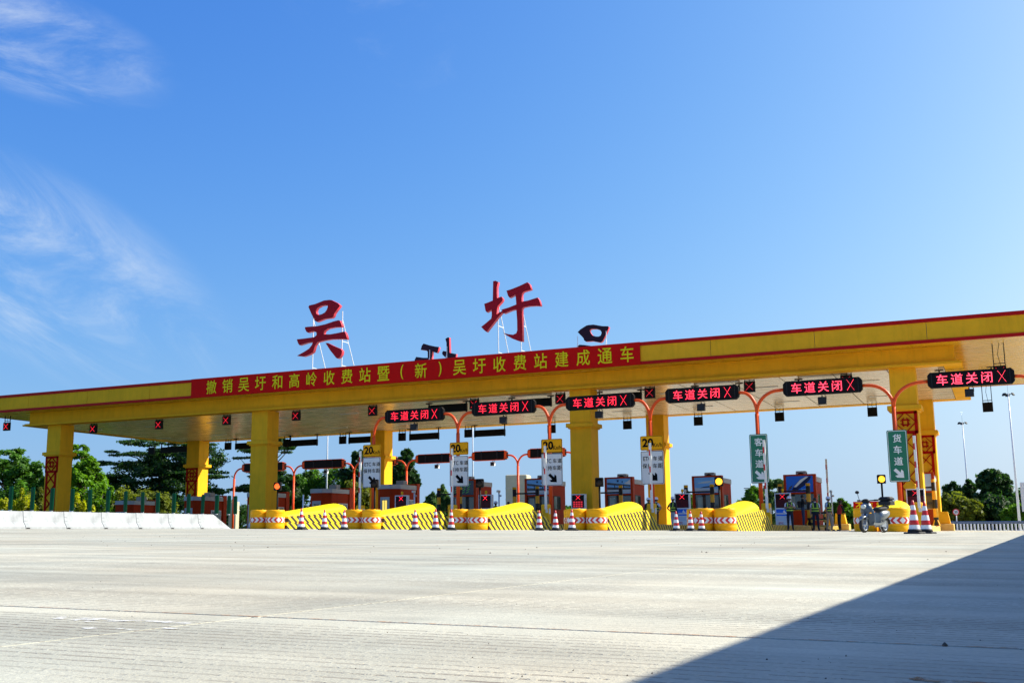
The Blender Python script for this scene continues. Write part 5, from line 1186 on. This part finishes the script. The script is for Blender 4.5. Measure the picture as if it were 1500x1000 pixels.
def plant(name, label, cat, Y, boxes, n, size, tone, group, layered=False, depth=1., clump=.26, trunk=True):
    """boxes: crown lobes given by where they show (x0, y0, x1, y1 in the photograph's pixels) at distance Y; real size follows from the distance"""
    SEED[0] += 1; seed = SEED[0]; ells = []; r = random.Random(seed)
    for q, (x0, y0, x1, y1) in enumerate(boxes):
        a, c = at(x0, y1, Y), at(x1, y0, Y); rx = abs(c.x-a.x)/2; rz = abs(c.z-a.z)/2; off = r.uniform(-.3, .3)*rx if q else 0
        if not trunk:
            zb0 = gz((a.x+c.x)/2, Y)-.1; rz = max(.2, (c.z-zb0)/2); a.z = c.z-2*rz
        ells.append([(a.x+c.x)/2, Y+off, (a.z+c.z)/2, rx, rx*depth, rz])
    bx = sum(e[0]*e[3] for e in ells)/sum(e[3] for e in ells); zg = gz(bx, Y); root = thing(name, label, cat, (bx, Y, zg), 0, group)
    for e in ells: e[0] -= bx; e[1] -= Y; e[2] -= zg
    C, Nn, S, K, cl = leaves(ells, n, size, seed, layered, clump)
    k = C[:, 2] > .03; C, Nn, S, K = C[k], Nn[k], S[k], K[k]
    link('crown', leaf_mesh('crown', C, Nn, S, K, LEAF[tone], seed), root)
    b = MB(); top = max(e[2] for e in ells); hmax = max(e[2]+e[5] for e in ells); r0 = max(.05, .028*hmax)
    tx = ells[0][0]*.6; fork = max(.25, min(e[2]-e[5] for e in ells)*.8+.25*top) if trunk else .15
    pts = [(0, 0, -.1), (tx*.3+.1, .05, fork*.5), (tx*.6, 0, fork), (tx, .1, (fork+top)/2), (tx+.1, 0, hmax*.86)]
    b.tube(pts, [r0*1.25, r0, r0*.85, r0*.5, r0*.12], 8)
    order = np.random.default_rng(seed).permutation(len(cl))[:min(26, len(cl))]
    for q in order:
        e = Vector(cl[q]); s = Vector((tx*.6, 0, fork+(e.z-fork)*r.uniform(.15, .5))); mid = (s+e)/2+Vector((0, 0, .12*(e-s).length)); b.tube([s, mid, e], [r0*.38, r0*.22, r0*.06], 5)
    part('trunk', b, 'bark', root); return root
GT = 'trees behind the toll station'
plant('broadleaf_tree', 'mid green tree at the edge behind the far pillar and fins', 'tree', 96, [(-40,672,40,750),(-10,655,30,690),(20,672,66,740),(48,690,70,740)], 19500, .26, 'mid', GT)
plant('broadleaf_tree', 'bright green tree between the far pillar and the spreading dark tree', 'tree', 98, [(98,680,148,745),(118,668,145,705),(100,650,128,672)], 13500, .24, 'bright', GT)
plant('spreading_tree', 'large dark tree with flat spreading layers under the ceiling edge', 'tree', 112, [(175,662,300,752),(215,645,310,700),(146,672,230,688),(150,655,215,668),(165,640,260,656),(200,655,300,672),(170,692,260,712),(215,685,320,704),(185,712,318,750),(225,640,312,655),(255,704,332,724),(150,700,200,740)], 45000, .24, 'dark', GT, True, .8, .22)
plant('spreading_tree', 'dark layered tree split by the second front pillar', 'tree', 118, [(346,668,400,678),(350,652,425,664),(345,686,410,702),(340,706,400,722),(395,640,436,660),(390,690,440,740),(372,725,425,765)], 22500, .24, 'dark', GT, True, .8, .24)
plant('broadleaf_tree', 'round green tree right behind the thin white mast', 'tree', 124, [(424,690,480,765),(465,682,520,760),(500,690,540,755)], 21000, .26, 'mid', GT)
plant('broadleaf_tree', 'tall dark tree behind the first speed plate', 'tree', 122, [(503,680,556,712),(514,657,538,690),(508,700,552,760),(530,665,556,700)], 18000, .26, 'dark', GT)
plant('broadleaf_tree', 'round dark tree behind the lit pillar and the booth', 'tree', 122, [(572,668,606,715),(585,657,605,690),(590,690,614,722)], 13500, .26, 'dark', GT)
plant('shrub', 'yellow green bush below the first speed plate', 'shrub', 100, [(494,708,548,750),(520,702,545,735)], 7500, .22, 'olive', 'shrubs behind the toll station', trunk=False)
plant('broadleaf_tree', 'small pale tree far off beside the striped frame, taller one', 'tree', 210, [(638,713,658,765),(648,725,664,768)], 7500, .42, 'pale', GT)
plant('broadleaf_tree', 'small pale tree far off beside the striped frame, lower one', 'tree', 205, [(624,722,640,768),(612,735,632,770)], 6750, .40, 'pale', GT)
plant('shrub', 'low green bush far off beside the big front pillar', 'shrub', 140, [(822,737,842,772),(1000,722,1018,772)][:1], 2700, .3, 'mid', 'shrubs behind the toll station', trunk=False)
plant('shrub', 'green bush far off behind the camera post of the fourth island', 'shrub', 140, [(1000,722,1018,772)], 3300, .3, 'mid', 'shrubs behind the toll station', trunk=False)
plant('broadleaf_tree', 'mid green tree around the distant utility pole', 'tree', 150, [(1078,730,1112,772),(1092,712,1118,750)], 10500, .32, 'mid', GT)
plant('broadleaf_tree', 'sparse tree rising behind the green passenger lane plate', 'tree', 140, [(1122,700,1152,730),(1116,724,1160,772),(1138,715,1160,745)], 10500, .28, 'pale', GT)
plant('broadleaf_tree', 'dense green tree behind the slogan board and leaning worker', 'tree', 118, [(1212,735,1250,772),(1235,740,1275,775),(1220,730,1244,755)], 12000, .28, 'mid', GT)
plant('broadleaf_tree', 'dark tree between pillar and first mast on the verge', 'tree', 128, [(1384,708,1412,750),(1400,716,1432,760),(1410,703,1432,735)], 12000, .26, 'dark', GT)
plant('broadleaf_tree', 'tallest dark tree between the two masts on the verge', 'tree', 126, [(1432,690,1478,730),(1428,715,1486,760),(1440,686,1466,712),(1462,694,1482,722)], 19500, .26, 'dark', GT)
plant('shrub', 'olive bush behind the round sign on the verge', 'shrub', 114, [(1376,722,1424,772),(1395,730,1440,772)], 13500, .22, 'olive', 'shrubs on the verge', trunk=False)
plant('shrub', 'dark olive bush below the tallest tree on the verge', 'shrub', 116, [(1425,728,1482,772),(1440,722,1470,760)], 13500, .22, 'dark', 'shrubs on the verge', trunk=False)
plant('shrub', 'bright bush behind the mast nearest the white panel', 'shrub', 112, [(1468,740,1515,772),(1480,735,1510,765)], 10500, .22, 'bright', 'shrubs on the verge', trunk=False)
plant('broadleaf_tree', 'pale green tree behind the white panel', 'tree', 140, [(1476,718,1530,765),(1470,728,1500,765)], 12000, .28, 'pale', GT)
plant('shrub', 'yellow leaved bush behind the first fins in view', 'shrub', 84, [(-14,728,12,752),(-25,735,5,752)], 3900, .17, 'yellow', 'shrubs behind the white barrier', trunk=False)
plant('shrub', 'yellow leaved bush between two fins before the far pillar', 'shrub', 83, [(18,722,48,752),(22,716,40,735)], 4800, .17, 'yellow', 'shrubs behind the white barrier', trunk=False)
plant('shrub', 'yellow leaved bush just past the far pillar', 'shrub', 83, [(108,722,127,752),(112,728,135,752)], 3900, .17, 'yellow', 'shrubs behind the white barrier', trunk=False)
plant('shrub', 'green bush beyond the far pillar below the bright tree', 'shrub', 88, [(125,712,170,752),(140,705,165,735)], 9000, .2, 'bright', 'shrubs behind the white barrier', trunk=False)
plant('shrub', 'olive creeper covered bank before the spreading dark tree', 'shrub', 90, [(155,716,205,755),(185,714,240,755),(215,722,256,755)], 16500, .2, 'olive', 'shrubs behind the white barrier', trunk=False)
plant('shrub', 'dusty olive bush behind fins, next to the far pillar', 'shrub', 87, [(40,712,70,754),(30,730,66,754)], 6750, .2, 'olive', 'shrubs behind the white barrier', trunk=False)
plant('shrub', 'mid green undergrowth behind the first fins in view', 'shrub', 90, [(-30,712,40,754),(5,705,40,740)], 9750, .22, 'mid', 'shrubs behind the white barrier', trunk=False)
plant('shrub', 'dark undergrowth behind the van and far booths', 'shrub', 100, [(250,728,350,765),(320,735,400,768)], 13500, .25, 'dark', 'shrubs behind the toll station', trunk=False)
plant('shrub', 'dark undergrowth below the tall tree behind the first speed plate', 'shrub', 106, [(425,740,500,770),(480,742,560,772)], 10500, .25, 'mid', 'shrubs behind the toll station', trunk=False)
# far woods that read as one mass
ee = []; r = random.Random(3)
for k in range(46):
    px = 560+k*21; Y = 330+r.uniform(-20, 40); p = at(px, 772, Y); h = r.uniform(2.0, 4.5); ee.append([p.x, Y, gz(p.x, Y)+h*.6, 5.5, 3, h])
C, Nn, S, K, cl = leaves(ee, 26000, .62, 77); fw_ = link('distant_woods', leaf_mesh('distant_woods', C, Nn, S, K, LEAF['pale'], 5)); fw_['kind'] = 'stuff'

# ------------------------------------------------------------------ small things on the ground
def scatter(name, pts, m, smin, smax):
    b = MB(); r = random.Random(9)
    for x, y in pts:
        s = r.uniform(smin, smax); z = gz(x, y); a = r.uniform(0, 6)
        vs = [(x+s*r.uniform(.7, 1.2)*math.cos(a+q*1.2566), y+s*r.uniform(.7, 1.2)*math.sin(a+q*1.2566), z-.001) for q in range(5)]; vs.append((x+s*.2, y, z+s*r.uniform(.5, .9)))
        b.add(vs, [(q, (q+1) % 5, 5) for q in range(5)])
    o = part(name, b, m); o['kind'] = 'stuff'; return o
r = random.Random(21); pts = []
for k in range(260):
    y = .9*(45**r.random()); x = -y*1.0+r.random()*(y*1.05); pts.append((x, y))
scatter('gravel', [p for p in pts if p[1] < 5], 'stone', .0007, .0021); scatter('gravel', [p for p in pts if p[1] >= 5], 'stone', .004, .009)
def blot(px, py, rx, ry, seed, lab, m='mud', nm='mud_stain'):
    p = ground_at(px, py); r = random.Random(seed); n = 26; b = MB(); ph = [r.uniform(0, 6) for _ in range(4)]
    f = lambda a: 1+.28*math.sin(2*a+ph[0])+.2*math.sin(5*a+ph[1])+.12*math.sin(9*a+ph[2])
    vs = [(p.x+rx*f(2*math.pi*k/n)*math.cos(2*math.pi*k/n), p.y+ry*f(2*math.pi*k/n)*math.sin(2*math.pi*k/n)) for k in range(n)]
    vs = [(x, y, gz(x, y)+.0008) for x, y in vs]+[(p.x, p.y, gz(p.x, p.y)+.0012)]; b.add(vs, [(k, (k+1) % n, n) for k in range(n)])
    o = part(nm, b, m); o['kind'] = 'stuff'; return o
blot(1400, 999, .030, .012, 4, ''); blot(1352, 993, .010, .004, 6, '')
for q, (px, py, rx, ry) in enumerate(((125, 907, .06, .022), (205, 910, .07, .018), (160, 921, .035, .010), (255, 921, .022, .006))): blot(px, py, rx, ry, 30+q, '', 'chalk', 'chalk_smear')
b = MB(); r = random.Random(8); up, dn = [], []
for k in range(91):
    x = -1.75+2.1*k/90; w = .0045*r.uniform(.1, 1)*(1 if k % 17 > 4 else .4); up.append((x, JY+w, gz(x, JY)+.0009)); dn.append((x, JY-w-.004, gz(x, JY)+.0009))
b.loft([dn, up], closed=False, cap=False); o = part('joint_dirt', b, 'mud'); o['kind'] = 'stuff'
t = MB(); p = ground_at(1384, 944.5); t.lathe([(.0020, -.001), (.0026, .0004), (.0015, .002), (.0005, .0034)], 7, (p.x, p.y, p.z), ex=1.3, ey=.9); tag(part('clod', t, 'stone'), 'dark clod of earth lying on the concrete joint', 'clod of earth')
# orange mud line along the far joint
b = MB(); r = random.Random(12); pa, pb = ground_at(0, 781.5), ground_at(520, 780.5); n = 70; up, dn = [], []
for k in range(n+1):
    q = pa.lerp(pb, k/n); w = .22*(1-.6*k/n)*r.uniform(.3, 1); up.append((q.x, q.y+w, gz(q.x, q.y+w)+.004)); dn.append((q.x, q.y-w, gz(q.x, q.y-w)+.004))
b.loft([dn, up], closed=False, cap=False); o = part('mud_streak', b, 'mud'); o['kind'] = 'stuff'
